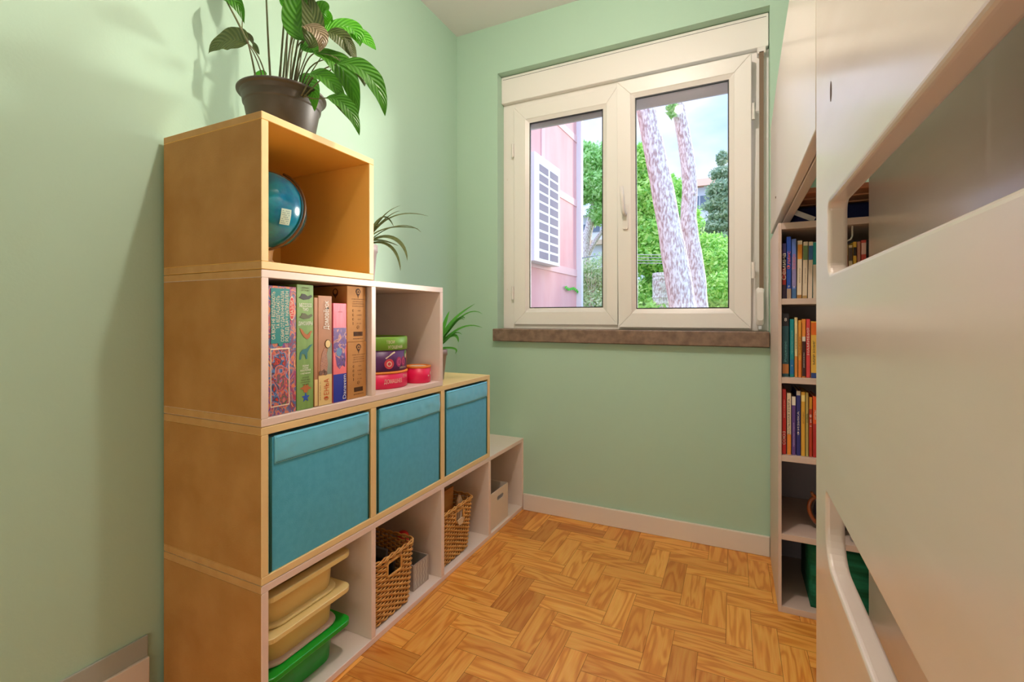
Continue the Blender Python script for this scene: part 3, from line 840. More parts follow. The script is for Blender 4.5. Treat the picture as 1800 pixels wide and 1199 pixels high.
GGR = mat('green_game_print', (112, 150, 72), .5, (128, 164, 84), 8, scale=(1, 8, 1))
g = gbox('dinosaur_game_box', 'green game box printed with dinosaurs and a blue starfish', .838, .890, 1.082, GGR)
def creature(parent, m, y, z, w_, pts, name='printed_creature', t=.0006):
    return plate(name, m, parent, X_, [(y + a * w_, z + b_ * w_) for a, b_ in pts], t=t)
BIRD = [(-1, .9), (-.7, .2), (-.3, -.3), (.2, -.6), (.6, -.35), (.7, .1), (1, .45), (.75, .5), (.5, .25), (.2, 0), (-.2, .2), (-.6, .7)]
DINO = [(-1, -.9), (-.75, -.9), (-.6, -.2), (-.2, -.3), (0, -.9), (.2, -.9), (.2, -.1), (.6, .5), (1, .9), (.6, .8), (.1, .4), (-.5, .3), (-.9, -.1)]
CROC = [(-1, -.1), (-.3, -.35), (.5, -.25), (1, .1), (.8, .3), (.3, .1), (-.1, .35), (-.6, .4), (-.7, .1)]
XSTAR = [(math.cos(math.radians(90 + 36 * k)) * (1 if k % 2 == 0 else .42), math.sin(math.radians(90 + 36 * k)) * (1 if k % 2 == 0 else .42)) for k in range(10)]
TURT = [(-1, .1), (-.4, -.1), (-.3, -.5), (.2, -.6), (.4, -.2), (1, -.1), (.5, .25), (.2, .6), (0, .3), (-.2, .6), (-.45, .25)]
creature(g, mat('dark_print', (58, 58, 54), .6), .865, 1.050, .021, CROC)
creature(g, mat('olive_print', (92, 96, 62), .6), .866, 1.000, .021, CROC)
creature(g, mat('orange_print', (176, 100, 44), .6), .866, .952, .020, BIRD)
creature(g, mat('teal_dino_print', (44, 112, 116), .6), .866, .908, .021, DINO)
creature(g, mat('orange_print', (176, 100, 44), .6), .865, .813, .019, TURT)
creature(g, mat('blue_print', (36, 84, 190), .5), .865, .790, .013, XSTAR)
for s_, z, sz, m_, w_ in (('ИГРУШКИ', 1.073, .006, INK, .022), ('от 3 лет', 1.067, .006, INK, .026), ('МЕСОЗОО', 1.028, .014, WINK, .038), ('ТИО', 1.017, .011, WINK, .018), ('ДИНОЗАВРЫ', .981, .013, WINK, .044),
                         ('ЗАБАВНЫЕ', .872, .006, WINK, .020), ('СЛОВА', .866, .006, WINK, .018), ('НАКЛЕЙКИ', .860, .007, WINK, .032), ('с картинками', .853, .006, WINK, .030),
                         ('для детей', .842, .005, INK, .020), ('знания мира', .836, .005, INK, .028), ('развиваем игру', .830, .005, INK, .030), ('картинка', .824, .005, INK, .02)):
    xtext(s_, sz, m_, g, X_ + .0008, .864, z, False, w_)

TANB = mat('brown_game_print', (178, 122, 82), .5, (164, 106, 66), 12)
SAND = mat('sand_print', (226, 196, 132), .5)
g = gbox('narrow_game_box', 'narrow brown game box between the green and brown boxes', .8925, .9045, 1.050, TANB, depth=.25)
plate('pale_end', SAND, g, X_, [(.8935, .762), (.9038, .762), (.9038, .832), (.8935, .832)])
g = gbox('brown_game_box', 'brown and sand game box with white vertical script and orange word', .9055, .9525, 1.056, TANB)
plate('pale_end', SAND, g, X_, [(.9065, .7605), (.9520, .7605), (.9520, .842), (.9065, .840)])
plate('wave_print', mat('grey_green_print', (150, 150, 126), .5, (128, 134, 118), 30), g, X_, [(.932, .842), (.9520, .842), (.9520, .925), (.944, .93), (.935, .90), (.928, .87)], t=.0004)
plate('nut_print', print_mat('dotted_nut_art', [(160, 100, 70), (206, 160, 130), (130, 84, 90), (190, 130, 90)], 160), g, X_, [(.914, .845), (.934, .842), (.938, .87), (.934, .90), (.927, .915), (.918, .90), (.912, .87)], t=.0007)
El = lambda y, z, a, b_, n=20: [(y + a * math.cos(2 * math.pi * k / n), z + b_ * math.sin(2 * math.pi * k / n)) for k in range(n)]
plate('shell_outline', INK, g, X_, El(.938, .925, .0100, .0120), t=.0009)
plate('shell_print', SAND, g, X_, El(.938, .925, .0084, .0104), t=.0012)
for (yy, zz, rr) in ((.914, .848, .006), (.924, .852, .005), (.930, .846, .006)):
    plate('pebble_print', mat('dotted_pebble', (120, 84, 66), .5), g, X_, El(yy, zz, rr, rr), t=.0010)
xtext('Домовёнок', .024, WINK, g, X_ + .001, .9330, 1.003, True, .078)
xtext('ФЕНЬА', .024, mat('orange_ink', (214, 84, 20), .5), g, X_ + .001, .9340, .801, True, .058)
xtext('для всей семьи · 5+', .004, INK, g, X_ + .001, .9115, .800, True, .05)

PINK = mat('pink_print', (240, 120, 142), .45, (232, 100, 124), 20, scale=(1, 10, 1))
g = gbox('pink_game_box', 'pink game box with purple picture and navy blue end', .9575, 1.006, 1.037, PINK)
PUR = print_mat('purple_picture_art', [(70, 40, 96), (110, 70, 130), (84, 60, 150), (214, 150, 130), (60, 44, 90)], 60, 'NOISE')
plate('picture', PUR, g, X_, [(.9585, .905), (.9650, .890), (.9700, .862), (.980, .852), (.990, .862), (1.000, .856), (1.003, .88), (1.000, .905), (1.0055, .92), (1.0055, .968), (.9580, .968), (.958, .93)], t=.0006)
plate('lower_pink', mat('coral_print', (240, 112, 118), .45), g, X_, [(.958, .838), (1.0055, .838), (1.0055, .93), (.958, .93)], t=.0003)
plate('bird_print', mat('blue_grey_print', (90, 130, 180), .5), g, X_, El(.978, .900, .010, .012), t=.0009)
plate('navy_end', mat('navy_print', (30, 48, 160), .45), g, X_, [(.958, .7605), (1.0055, .7605), (1.0055, .838), (.958, .838)], t=.0006)
xtext('Danavem', .017, WINK, g, X_ + .001, .9980, .800, True, .068)
xtext('настольная', .004, INK, g, X_ + .001, .982, 1.013, False, .014)

def kraft(label, z0, z1, dy):
    t = thing('kraft_box', (GX - .16, 1.051, z0), label, 'cardboard box', 'kraft cardboard boxes beside the pink game box')
    y0, y1 = 1.0125 + dy, 1.088 + dy
    x1 = GX - .004
    bx('box_body', KRAFT, t, x1 - .26, x1, y0, y1, z0, z1, bevel=.0015)
    X2 = x1 + .0002; yc = (y0 + y1) / 2 + .006; zt = z1
    def q(nm, poly, tt=.0004, mm=INK): plate(nm, mm, t, X2, poly, t=tt)
    q('pin_logo', [(yc + .010 * math.cos(a * math.pi / 10) * (1 if math.sin(a * math.pi / 10) > -.3 else .7), zt - .017 + .011 * math.sin(a * math.pi / 10) - (.007 if a == 15 else 0)) for a in range(20)])
    q('pin_centre', El(yc, zt - .016, .0058, .0062), .0008, KRAFT)
    q('pin_mark', [(yc - .0035, zt - .019), (yc + .0035, zt - .019), (yc, zt - .011)], .0012)
    for i, (s_, w_) in enumerate((('ИГРОВЫЕ НАБОРЫ И МОДЕЛИ', .052), ('конструктор дерево', .044), ('СДЕЛАНО ИЗ ФАНЕРЫ', .046), ('для детей и взрослых', .048))):
        xtext(s_, .0048, INK, t, X2 + .0004, yc, zt - .038 - .0068 * i, False, w_)
    for i, s_ in enumerate(('СОБЕРИ', 'сам', 'без клея', 'в 1 час')):
        z = zt - .072 - .0125 * i
        q('icon', El(yc - .020, z, .0030, .0038, 10) if i < 3 else [(yc - .021, z - .004), (yc - .0195, z - .004), (yc - .0195, z + .004), (yc - .021, z + .004)])
        if i < 3: q('icon_centre', El(yc - .020, z, .0019, .0027, 10), .0008, KRAFT)
        xtext(s_, .0052, INK, t, X2 + .0004, yc + .004, z, False, .012 + .006 * (i % 2))
    q('round_mark', El(yc, zt - .121, .0052, .0052, 14)); q('round_mark_centre', El(yc, zt - .121, .0042, .0042, 14), .0008, KRAFT)
    q('round_mark_bar', [(yc - .003, zt - .123), (yc - .001, zt - .123), (yc + .003, zt - .119), (yc + .001, zt - .119)], .0012)
    b = MB(); yy = yc - .018
    while yy < yc + .018:
        wd_ = random.choice((.0006, .0011, .0017)); b.box(X2, X2 + .0004, yy, yy + wd_, zt - .147, zt - .134); yy += wd_ + random.choice((.0006, .0009))
    b.build('barcode', INK, t)
    xtext('нескучныеигры', .0055, INK, t, X2 + .0004, yc, zt - .154, False, .040)
    # mark on the side looking at the camera
    if z0 > .9:
        n = 20
        V = [(x1 - .045 + .011 * math.cos(a * math.pi / 10), y0 - .0004, zt - .019 + .012 * math.sin(a * math.pi / 10) - (.006 if a == 15 else 0)) for a in range(n)]
        MB().add(V, [tuple(range(n))]).build('pin_logo', INK, t)
        V = [(x1 - .045 + .0065 * math.cos(a * math.pi / 10), y0 - .0007, zt - .017 + .007 * math.sin(a * math.pi / 10)) for a in range(n)]
        MB().add(V, [tuple(range(n))]).build('pin_centre', KRAFT, t)
kraft('lower kraft cardboard box with brown print, standing on the shelf', GZ, .925, .002)
kraft('upper kraft cardboard box with brown print, resting on another kraft box', .9254, 1.089, 0)

# round tubs
def tubtext(s_, size, m, t, c, r, z, ang, w_):
    text('lettering', s_, size, m, t, (c[0], c[1], z), (0, 1, 0), (0, 0, 1), width=w_, bend=(c[0], c[1], r + .0005, ang))
MAG = mat('hot_pink_card', (232, 24, 84), .4); PURP = mat('purple_card', (84, 30, 92), .4); LIME = mat('lime_green_card', (118, 168, 52), .45)
ORL = mat('orange_rim', (240, 140, 50), .45)
tc_, tr_ = (-1.128, 1.272), .104
t = thing('pink_tub', (*tc_, GZ), 'large hot pink round tub under the purple and green tub', 'tub', 'round tubs in the two-compartment unit')
MB().lathe((*tc_, 0), [(tr_ - .003, GZ), (tr_, GZ + .003), (tr_, GZ + .052)], 56).build('tub_body', MAG, t, smooth=True)
MB().lathe((*tc_, 0), [(tr_ + .001, GZ + .050), (tr_ + .002, GZ + .052), (tr_ + .002, GZ + .055), (tr_ - .002, GZ + .057)], 56).build('tub_rim', ORL, t, smooth=True)
A0 = math.atan2(-.45, 1)
tubtext('ДОМАШНЕЕ', .019, CREAM, t, tc_, tr_, GZ + .024, A0 + .15, .072)
tubtext('ПЕЧЕНЬЕ', .015, CREAM, t, tc_, tr_, GZ + .036, A0 + .72, .034)
t = thing('purple_tub', (*tc_, GZ + .0572), 'purple fruit-printed round tub with a lime green lid', 'tub', 'round tubs in the two-compartment unit')
r2 = tr_ - .002
MB().lathe((*tc_, 0), [(r2 - .002, GZ + .0574), (r2, GZ + .06), (r2, GZ + .130)], 56).build('tub_body', PURP, t, smooth=True)
LIDT = print_mat('dark_fruit_lid_art', [(60, 50, 50), (120, 90, 60), (80, 110, 60), (150, 70, 60), (50, 60, 50)], 40)
MB().lathe((*tc_, 0), [(r2 + .0005, GZ + .128), (r2 + .002, GZ + .129), (r2 + .002, GZ + .170), (r2 - .001, GZ + .173), (r2 - .005, GZ + .172), (r2 - .006, GZ + .168)], 56).build('tub_lid', LIME, t, smooth=True)
MB().lathe((*tc_, 0), [(r2 - .006, GZ + .1685), (.002, GZ + .1690)], 56).build('lid_picture', LIDT, t)
tubtext('ТВОИ', .014, CREAM, t, tc_, r2 + .002, GZ + .155, A0 + .02, .03)
tubtext('УГОЩЕНИЯ', .014, CREAM, t, tc_, r2 + .002, GZ + .138, A0 + .22, .060)
tubtext('СУПЕР ПЕЧЕНЬЕ', .008, CREAM, t, tc_, r2, GZ + .067, A0 + .60, .042)
def cyl_patch(name, m, t, c, r, a, z, ra, rz, n=20, off=.0006, shape=None):
    pts = shape or [(math.cos(2 * math.pi * k / n), math.sin(2 * math.pi * k / n)) for k in range(n)]
    V = [(c[0] + (r + off) * math.cos(a), c[1] + (r + off) * math.sin(a), z)]
    for p in pts:
        aa = a + p[0] * ra / r; V.append((c[0] + (r + off) * math.cos(aa), c[1] + (r + off) * math.sin(aa), z + p[1] * rz))
    k = len(pts)
    MB().add(V, [(0, i + 1, (i + 1) % k + 1) for i in range(k)]).build(name, m, t)
FR = mat('coral_fruit_print', (214, 70, 84), .5); FR2 = mat('plum_fruit_print', (170, 44, 104), .5); GRP = mat('green_leaf_print', (96, 150, 70), .5)
cyl_patch('fruit_print', FR, t, tc_, r2, A0 - .02, GZ + .083, .017, .017)
cyl_patch('fruit_print', CREAM, t, tc_, r2, A0 - .02, GZ + .083, .009, .009, off=.001)
cyl_patch('fruit_print', FR, t, tc_, r2, A0 - .02, GZ + .083, .006, .006, off=.0014)
for a in (.36, .60):
    cyl_patch('fruit_print', FR2, t, tc_, r2, A0 + a, GZ + .088, .012, .017)
    cyl_patch('fruit_print', mat('pale_plum', (220, 110, 150), .5), t, tc_, r2, A0 + a, GZ + .088, .007, .011, off=.001)
    cyl_patch('fruit_print', FR2, t, tc_, r2, A0 + a, GZ + .088, .005, .009, off=.0014)
cyl_patch('leaf_print', GRP, t, tc_, r2, A0 + .76, GZ + .112, .010, .014)
cyl_patch('leaf_print', CREAM, t, tc_, r2, A0 + .76, GZ + .106, .005, .008, off=.001)
cyl_patch('spoon_print', CREAM, t, tc_, r2, A0 + .02, GZ + .112, .018, .012, shape=[(-1, -.8), (-.8, -1), (.6, .4), (1, .6), (.9, 1), (.5, .8)])
cyl_patch('carrot_print', ORL, t, tc_, r2, A0 + .93, GZ + .100, .004, .022)
c3, r3 = (-1.056, 1.411), .046
t = thing('small_pink_tub', (*c3, GZ), 'small hot pink round tub with orange rim beside the large tub', 'tub', 'round tubs in the two-compartment unit')
MB().lathe((*c3, 0), [(r3 - .002, GZ), (r3, GZ + .003), (r3, GZ + .055)], 44).build('tub_body', MAG, t, smooth=True)
MB().lathe((*c3, 0), [(r3, GZ + .054), (r3 + .0015, GZ + .056), (r3 + .0015, GZ + .061), (r3 - .003, GZ + .062), (r3 - .004, GZ + .058), (.003, GZ + .058)], 44).build('tub_lid', ORL, t, smooth=True)
MB().lathe((*c3, 0), [(r3 - .014, GZ + .0585), (r3 - .018, GZ + .0600), (.002, GZ + .0600)], 32).build('lid_picture', CREAM, t)
cyl_patch('flower_print', CREAM, t, c3, r3, A0 + .85, GZ + .034, .007, .006); cyl_patch('flower_print', CREAM, t, c3, r3, A0 + .45, GZ + .026, .0035, .003)

# ------------------------------------------------------------------ globe
gc, gr = Vector((-1.186, .885, 1.297)), .108
t = thing('globe', (gc.x, gc.y, UH * 3 + BT), 'blue desk globe inside the yellow cube at the top', 'globe')
def globe_mat():
    m, nt, p = nmat('globe_map')
    mp = coords(nt)
    n = nt.nodes.new('ShaderNodeTexNoise'); n.inputs['Scale'].default_value = 7; n.inputs['Detail'].default_value = 8; n.inputs['Roughness'].default_value = .6
    nt.links.new(mp.outputs[0], n.inputs['Vector'])
    cr = ramp(nt, [(0, 92, 134), (0, 136, 168), (0, 104, 146), (20, 124, 150), (150, 110, 60)], [.3, .45, .56, .66, .68])
    nt.links.new(n.outputs['Fac'], cr.inputs['Fac']); nt.links.new(cr.outputs['Color'], p.inputs['Base Color'])
    p.inputs['Roughness'].default_value = .18; p.inputs['Coat Weight'].default_value = .4
    return m
prof = [(gr * math.sin(math.pi * k / 28), -gr * math.cos(math.pi * k / 28)) for k in range(29)]; prof[0] = (.0005, -gr); prof[-1] = (.0005, gr)
MB().lathe(gc, prof, 48).build('sphere', globe_mat(), t, smooth=True)
ax = Vector((.33, .25, .9)).normalized(); sd = Vector((.86, .35, 0)); sd = (sd - ax * sd.dot(ax)).normalized()
BRZ = mat('dark_bronze', (104, 74, 44), .4)
MB().tube([gc + (ax * math.cos(a) + sd * math.sin(a)) * (gr + .006) for a in [math.pi * k / 30 for k in range(31)]], .0035, 8).build('meridian_arc', BRZ, t, smooth=True)
zf = UH * 3 + BT + .0004
PINKW = mat('ivory_plastic', (230, 204, 176), .35)
MB().lathe((gc.x + .01, gc.y, 0), [(.062, zf), (.066, zf + .004), (.060, zf + .010), (.020, zf + .018), (.012, zf + .03), (.014, zf + .05), (.018, zf + .062)], 36).build('base', PINKW, t, smooth=True)
LBL = mat('pale_map_legend', (190, 214, 200), .5)
lab = MB(); cdir = (at(497, 387, .86) - gc)
# legend patch follows the sphere
V = []; d0 = Vector((1.15, -.17, -.35)).normalized(); r_ = Vector((0, 0, 1)).cross(d0).normalized() ; u_ = d0.cross(r_)
for j in range(7):
    for i in range(7):
        q = d0 + r_ * (-.13 + .26 * i / 6) + u_ * (-.20 + .40 * j / 6); V.append(gc + q.normalized() * (gr + .0006))
lab.add(V, [(j * 7 + i, j * 7 + i + 1, j * 7 + i + 8, j * 7 + i + 7) for j in range(6) for i in range(6)])
lg = lab.build('legend_patch', LBL, t, smooth=True)
ln = MB()
for j in range(7):
    for i in range(5):
        if (i + j) % 4 == 3: continue
        q = [d0 + r_ * (-.10 + .04 * i + a) + u_ * (-.16 + .05 * j + b_) for a, b_ in ((0, 0), (.028, 0), (.028, .012), (0, .012))]
        ln.add([gc + k.normalized() * (gr + .0011) for k in q], [(0, 1, 2, 3)])
ln.build('legend_lines', mat('blue_grey_ink', (70, 110, 130), .6), lg)

# ------------------------------------------------------------------ plants
def bez(P, n):
    out = []
    for k in range(n + 1):
        t_ = k / n; Q = [Vector(p) for p in P]
        while len(Q) > 1: Q = [Q[i].lerp(Q[i + 1], t_) for i in range(len(Q) - 1)]
        out.append(Q[0])
    return out
def blade(P, width, face, n=18, fold=.25, belly=.42, tip=1.6, wav=.0):
    """a leaf: centre line through control points P, 'face' = the way its upper side looks"""
    C = bez(P, n); face = Vector(face).normalized(); V = []; UV = []; cols = (-1, -.66, -.33, 0, .33, .66, 1)
    ph = random.uniform(0, 6)
    for k, c in enumerate(C):
        s_ = k / n
        t_ = (C[min(k + 1, n)] - C[max(k - 1, 0)]).normalized()
        side = t_.cross(face); side = side.normalized() if side.length > 1e-4 else Vector((1, 0, 0))
        up = side.cross(t_)
        w_ = width / 2 * (math.sin(math.pi * min(1, (s_ ** .75))) ** .8 if s_ < .999 else 0) * (1 - .15 * s_) + .0004
        for a in cols:
            V.append(c + side * a * w_ + up * (abs(a) * w_ * fold + wav * width * math.sin(6 * s_ * 3 + ph + a) * abs(a)))
            UV.append((.5 + a / 2, s_))
    m = MB(); q = len(cols)
    m.add(V, [(k * q + i, k * q + i + 1, (k + 1) * q + i + 1, (k + 1) * q + i) for k in range(n) for i in range(q - 1)], 0, UV)
    return m
# peace lily on the top cube
PX, PY, PZ0 = -1.165, .925, UH * 4
lily = thing('potted_peace_lily', (PX, PY, PZ0), 'large leafy plant in a dark grey pot on top of the tallest cube', 'potted plant')
PZ0 += .0004
MB().lathe((PX, PY, 0), [(.074, PZ0), (.078, PZ0 + .003), (.0975, PZ0 + .108), (.098, PZ0 + .110), (.101, PZ0 + .112), (.1012, PZ0 + .114), (.1035, PZ0 + .130), (.1037, PZ0 + .132), (.106, PZ0 + .134), (.1075, PZ0 + .141), (.108, PZ0 + .142), (.115, PZ0 + .143), (.1165, PZ0 + .145), (.1165, PZ0 + .148), (.115, PZ0 + .150),
                         (.108, PZ0 + .150), (.102, PZ0 + .144), (.099, PZ0 + .118)], 64, cap1=False).build('pot', POT, lily, smooth=True)
MB().lathe((PX, PY, 0), [(.099, PZ0 + .118), (.06, PZ0 + .128), (.002, PZ0 + .131)], 32, cap0=False).build('soil', SOIL, lily, smooth=True)
def S(*pts, r=.0026, m=STEM):
    P = bez([Vector(p) for p in pts], 14)
    MB().tube(P, [r * 1.25 - r * .5 * k / 14 for k in range(15)], 7).build('stem', m, lily, smooth=True)
def base(u, y=.92):
    p = at(u, 150, y); p.z = PZ0 + .118; return p
def Lf(P, w, face, m, **k):
    blade(P, w, face, **k).build('leaf', m, lily, smooth=True)
A = at
TO = Vector((.55, -.8, .2))          # roughly towards the room
# left side
j1 = A(436, 76, .86)
S(base(458, .90), A(445, 105, .88), j1)
S(j1, A(420, 40, .85), A(396, 0, .84), A(388, -20, .84))
S(base(475, .90), A(468, 120, .89), A(455, 95, .87), A(438, 78, .86), r=.0020)
S(base(472, .92), A(462, 120, .90), A(448, 96, .88), A(436, 76, .86), r=.0018)
Lf([j1, A(415, 66, .85), A(388, 66, .835), A(366, 94, .825)], .082, (.35, -.9, .25), LEAF_D, fold=.15, wav=.02)
Lf([A(424, 55, .86), A(440, 70, .9), A(456, 96, .92)], .035, (.2, -.6, .6), LEAF_D)
Lf([A(372, -8, .84), A(400, -10, .84), A(425, 0, .86), A(430, 42, .87)], .046, (.1, -.9, .6), LEAF, fold=.35, wav=.03)
S(A(427, 62, .86), A(424, 50, .86), A(427, 30, .87), r=.0016)
# tall stems leaving the frame with leaves above
tall = [(478, 468, 0, .90), (490, 502, 20, .91), (494, 512, 10, .93), (497, 525, -20, .95), (505, 540, -5, .92)]
for (ub, ut, vt, y) in tall:
    S(base(ub, y), A((ub + ut) / 2 - 2, 80, y), A(ut, vt, y), A(ut + (ut - ub) * .15, vt - 50, y))
Lf([A(469, -40, .90), A(455, -85, .90), A(430, -120, .88), A(400, -90, .86)], .08, (.3, -.7, .6), LEAF)
Lf([A(503, 18, .91), A(499, -10, .91), A(506, -45, .91), A(512, -90, .92)], .040, TO, LEAF_B, fold=.2)
Lf([A(520, -40, .93), A(540, -90, .93), A(580, -110, .93), A(620, -70, .93)], .09, (.1, -.7, .7), LEAF)
Lf([A(535, 72, .90), A(512, 40, .905), A(520, 0, .91), A(535, -60, .92)], .078, (.45, -.85, .1), LEAF, fold=.2)
Lf([A(545, 85, .91), A(560, 60, .91), A(552, 20, .92), A(528, -30, .93)], .062, (.5, -.85, .2), LEAF_D)
Lf([A(550, 52, .95), A(560, 20, .95), A(572, 10, .95), A(578, 18, .95)], .062, (.4, -.85, .1), LEAF)
Lf([A(556, 50, .96), A(575, 50, .96), A(582, 30, .96), A(570, 15, .95)], .045, (.4, -.85, .1), LEAF_B)
# arching stems
for (ub, c1, c2, e) in ((500, (505, 70), (520, 40), (532, 45)), (508, (512, 80), (515, 45), (535, 60)), (515, (520, 110), (530, 50), (548, 57)), (522, (520, 120), (522, 60), (560, 52)),
                        (512, (520, 100), (530, 80), (546, 82)), (505, (515, 110), (520, 70), (535, 72)), (518, (530, 120), (540, 95), (558, 92)), (525, (530, 130), (545, 110), (570, 105)), (528, (540, 140), (560, 120), (592, 113))):
    S(base(ub, .93), A(*c1, .93), A(*c2, .92), A(*e, .92), r=.0020)
for (u0, v0, u1, v1) in ((510, 155, 545, 80), (516, 157, 533, 75), (520, 160, 565, 100), (532, 165, 590, 115), (500, 152, 506, 20), (486, 148, 500, 30)):
    p = base(u0, .91); S(p, A((u0 + u1) / 2 + 2, (v0 + v1) / 2, .92), A(u1, v1, .92), r=.0017)
Lf([A(530, 45, .90), A(565, 45, .88), A(575, 70, .88), A(560, 92, .88)], .042, (.6, -.7, .2), LEAF_P, fold=.1, wav=.03)
Lf([A(535, 72, .93), A(545, 85, .92), A(552, 90, .92), A(562, 92, .92)], .05, (.3, -.8, .4), LEAF)
Lf([A(572, 56, .94), A(600, 38, .97), A(632, 45, .99), A(633, 82, 1.0)], .075, (.3, -.75, .5), LEAF_B, fold=.15)
Lf([A(600, 60, .97), A(625, 50, 1.0), A(640, 66, 1.02), A(661, 88, 1.03)], .062, (.3, -.75, .6), LEAF_B, fold=.2)
Lf([A(576, 56, .93), A(600, 60, .94), A(612, 80, .95), A(617, 100, .95)], .050, (.5, -.7, .2), LEAF_D)
Lf([A(606, 60, .95), A(618, 80, .95), A(622, 95, .95), A(626, 112, .95)], .022, (.5, -.7, .2), LEAF_D)
Lf([A(552, 92, .92), A(600, 95, .92), A(625, 150, .95), A(628, 207, .95)], .062, (.45, -.75, .5), LEAF, fold=.3, wav=.04, n=24)
Lf([A(556, 94, .92), A(590, 92, .93), A(612, 105, .95), A(620, 128, .95)], .045, (.3, -.6, .7), LEAF_D, fold=.2)
Lf([A(590, 112, .92), A(640, 105, .93), A(672, 150, .95), A(677, 204, .96)], .058, (.45, -.75, .5), LEAF, fold=.3, wav=.04, n=24)
Lf([A(605, 115, .93), A(630, 118, .94), A(640, 135, .95), A(641, 152, .95)], .030, (.45, -.75, .5), LEAF_D, fold=.3)
Lf([A(540, 131, .90), A(575, 125, .90), A(590, 155, .91), A(608, 180, .92)], .050, (.45, -.75, .5), LEAF, fold=.3, wav=.03)
S(base(530, .90), A(540, 150, .90), A(545, 133, .90), A(556, 131, .90), r=.0017)
Lf([A(573, 172, .90), A(600, 168, .90), A(622, 195, .91), A(632, 238, .92)], .046, (.45, -.75, .5), LEAF, fold=.3, wav=.05, n=24)
Lf([A(585, 175, .90), A(600, 180, .90), A(612, 200, .91), A(622, 218, .92)], .030, (.45, -.75, .5), LEAF_D, fold=.3)
S(base(535, .90), A(550, 178, .90), A(562, 172, .90), A(578, 172, .90), r=.0016)
Lf([A(527, 132, .95), A(550, 145, .94), A(556, 165, .93), A(553, 196, .92)], .050, (.3, -.9, .1), LEAF, fold=.15)
Lf([A(444, 146, .93), A(455, 132, .94), A(462, 128, .94), A(469, 131, .94)], .035, (.2, -.9, .2), LEAF_B, fold=.15)
Lf([A(488, 148, .88), A(492, 143, .88), A(496, 140, .88)], .016, TO, mat('dry_leaf_scrap', (206, 130, 70), .7))

def spider(name, label, cx, cy, z, pot_r, pot_h, leaves, m, potm, saucer=None):
    t = thing(name, (cx, cy, z), label, 'potted plant')
    z += .0004
    MB().lathe((cx, cy, 0), [(pot_r * .72, z), (pot_r * .76, z + .003), (pot_r * .94, z + pot_h * .80), (pot_r, z + pot_h * .82), (pot_r, z + pot_h), (pot_r * .92, z + pot_h), (pot_r * .88, z + pot_h * .86)], 32, cap1=False).build('pot', potm, t, smooth=True)
    MB().lathe((cx, cy, 0), [(pot_r * .89, z + pot_h * .86), (.002, z + pot_h * .92)], 24, cap0=False).build('soil', SOIL, t)
    for (P, w_, fc) in leaves:
        blade(P, w_, fc, n=14, fold=.35).build('leaf', m, t, smooth=True)
    return t
# plant on the second row (behind the top cube)
c2 = Vector((-1.155, 1.225, UH * 3)); B2 = Vector((c2.x, c2.y, UH * 3 + .125))
lv = []
for (pts, w_) in (([(662, 400), (680, 375), (715, 370), (753, 380)], .014), ([(660, 405), (672, 372), (690, 368), (704, 361)], .012), ([(660, 395), (680, 385), (692, 372), (703, 371)], .013), ([(660, 400), (690, 395), (720, 400), (735, 402)], .010),
                  ([(660, 410), (695, 408), (715, 430), (716, 458)], .020), ([(662, 420), (690, 420), (703, 450), (704, 476)], .014), ([(660, 410), (690, 390), (725, 392), (740, 408)], .008), ([(660, 390), (668, 380), (680, 372), (692, 398)], .014),
                  ([(650, 420), (664, 420), (684, 425), (700, 432)], .012), ([(650, 410), (630, 380), (610, 380), (590, 410)], .014), ([(650, 410), (640, 370), (620, 350), (600, 350)], .014)):
    P = [B2 + Vector((random.uniform(-.012, .012), random.uniform(-.012, .012), 0))] + [A(u, v, 1.27) for u, v in pts[:]]
    lv.append((P, w_, (.3, -.6, .75)))
spider('potted_spider_plant', 'small striped narrow-leaved plant in a white pot behind the top cube', c2.x, c2.y, UH * 3, .055, .135, lv, SPID2, mat('lilac_white_pot', (216, 200, 206), .4))
# plant on the third row (behind the second row)
c3_ = Vector((-1.125, 1.600, UH * 2)); B3 = Vector((c3_.x, c3_.y, UH * 2 + .125)); lv = []
for (pts, w_) in (([(778, 600), (790, 560), (812, 550), (835, 534)], .022), ([(778, 600), (795, 565), (825, 535), (848, 552)], .014), ([(778, 605), (800, 575), (822, 566), (848, 576)], .016), ([(778, 590), (782, 565), (787, 555), (790, 547)], .018),
                  ([(780, 600), (795, 570), (808, 555), (816, 562)], .016), ([(778, 600), (800, 580), (805, 590), (806, 602)], .020), ([(780, 612), (798, 610), (808, 613), (800, 622)], .012), ([(778, 610), (790, 592), (800, 578), (812, 588)], .014),
                  ([(780, 590), (800, 560), (815, 553), (817, 560)], .018), ([(760, 600), (740, 570), (720, 570), (700, 600)], .018), ([(760, 590), (750, 550), (740, 540), (725, 540)], .018)):
    P = [B3 + Vector((random.uniform(-.012, .012), random.uniform(-.012, .012), 0))] + [A(u, v, 1.62) for u, v in pts]
    lv.append((P, w_, (.3, -.6, .75)))
spider('potted_green_plant', 'small bright green arching plant beside the white unit, above the last teal box', c3_.x, c3_.y, UH * 2, .062, .125, lv, SPID, mat('taupe_pot', (150, 126, 116), .5))

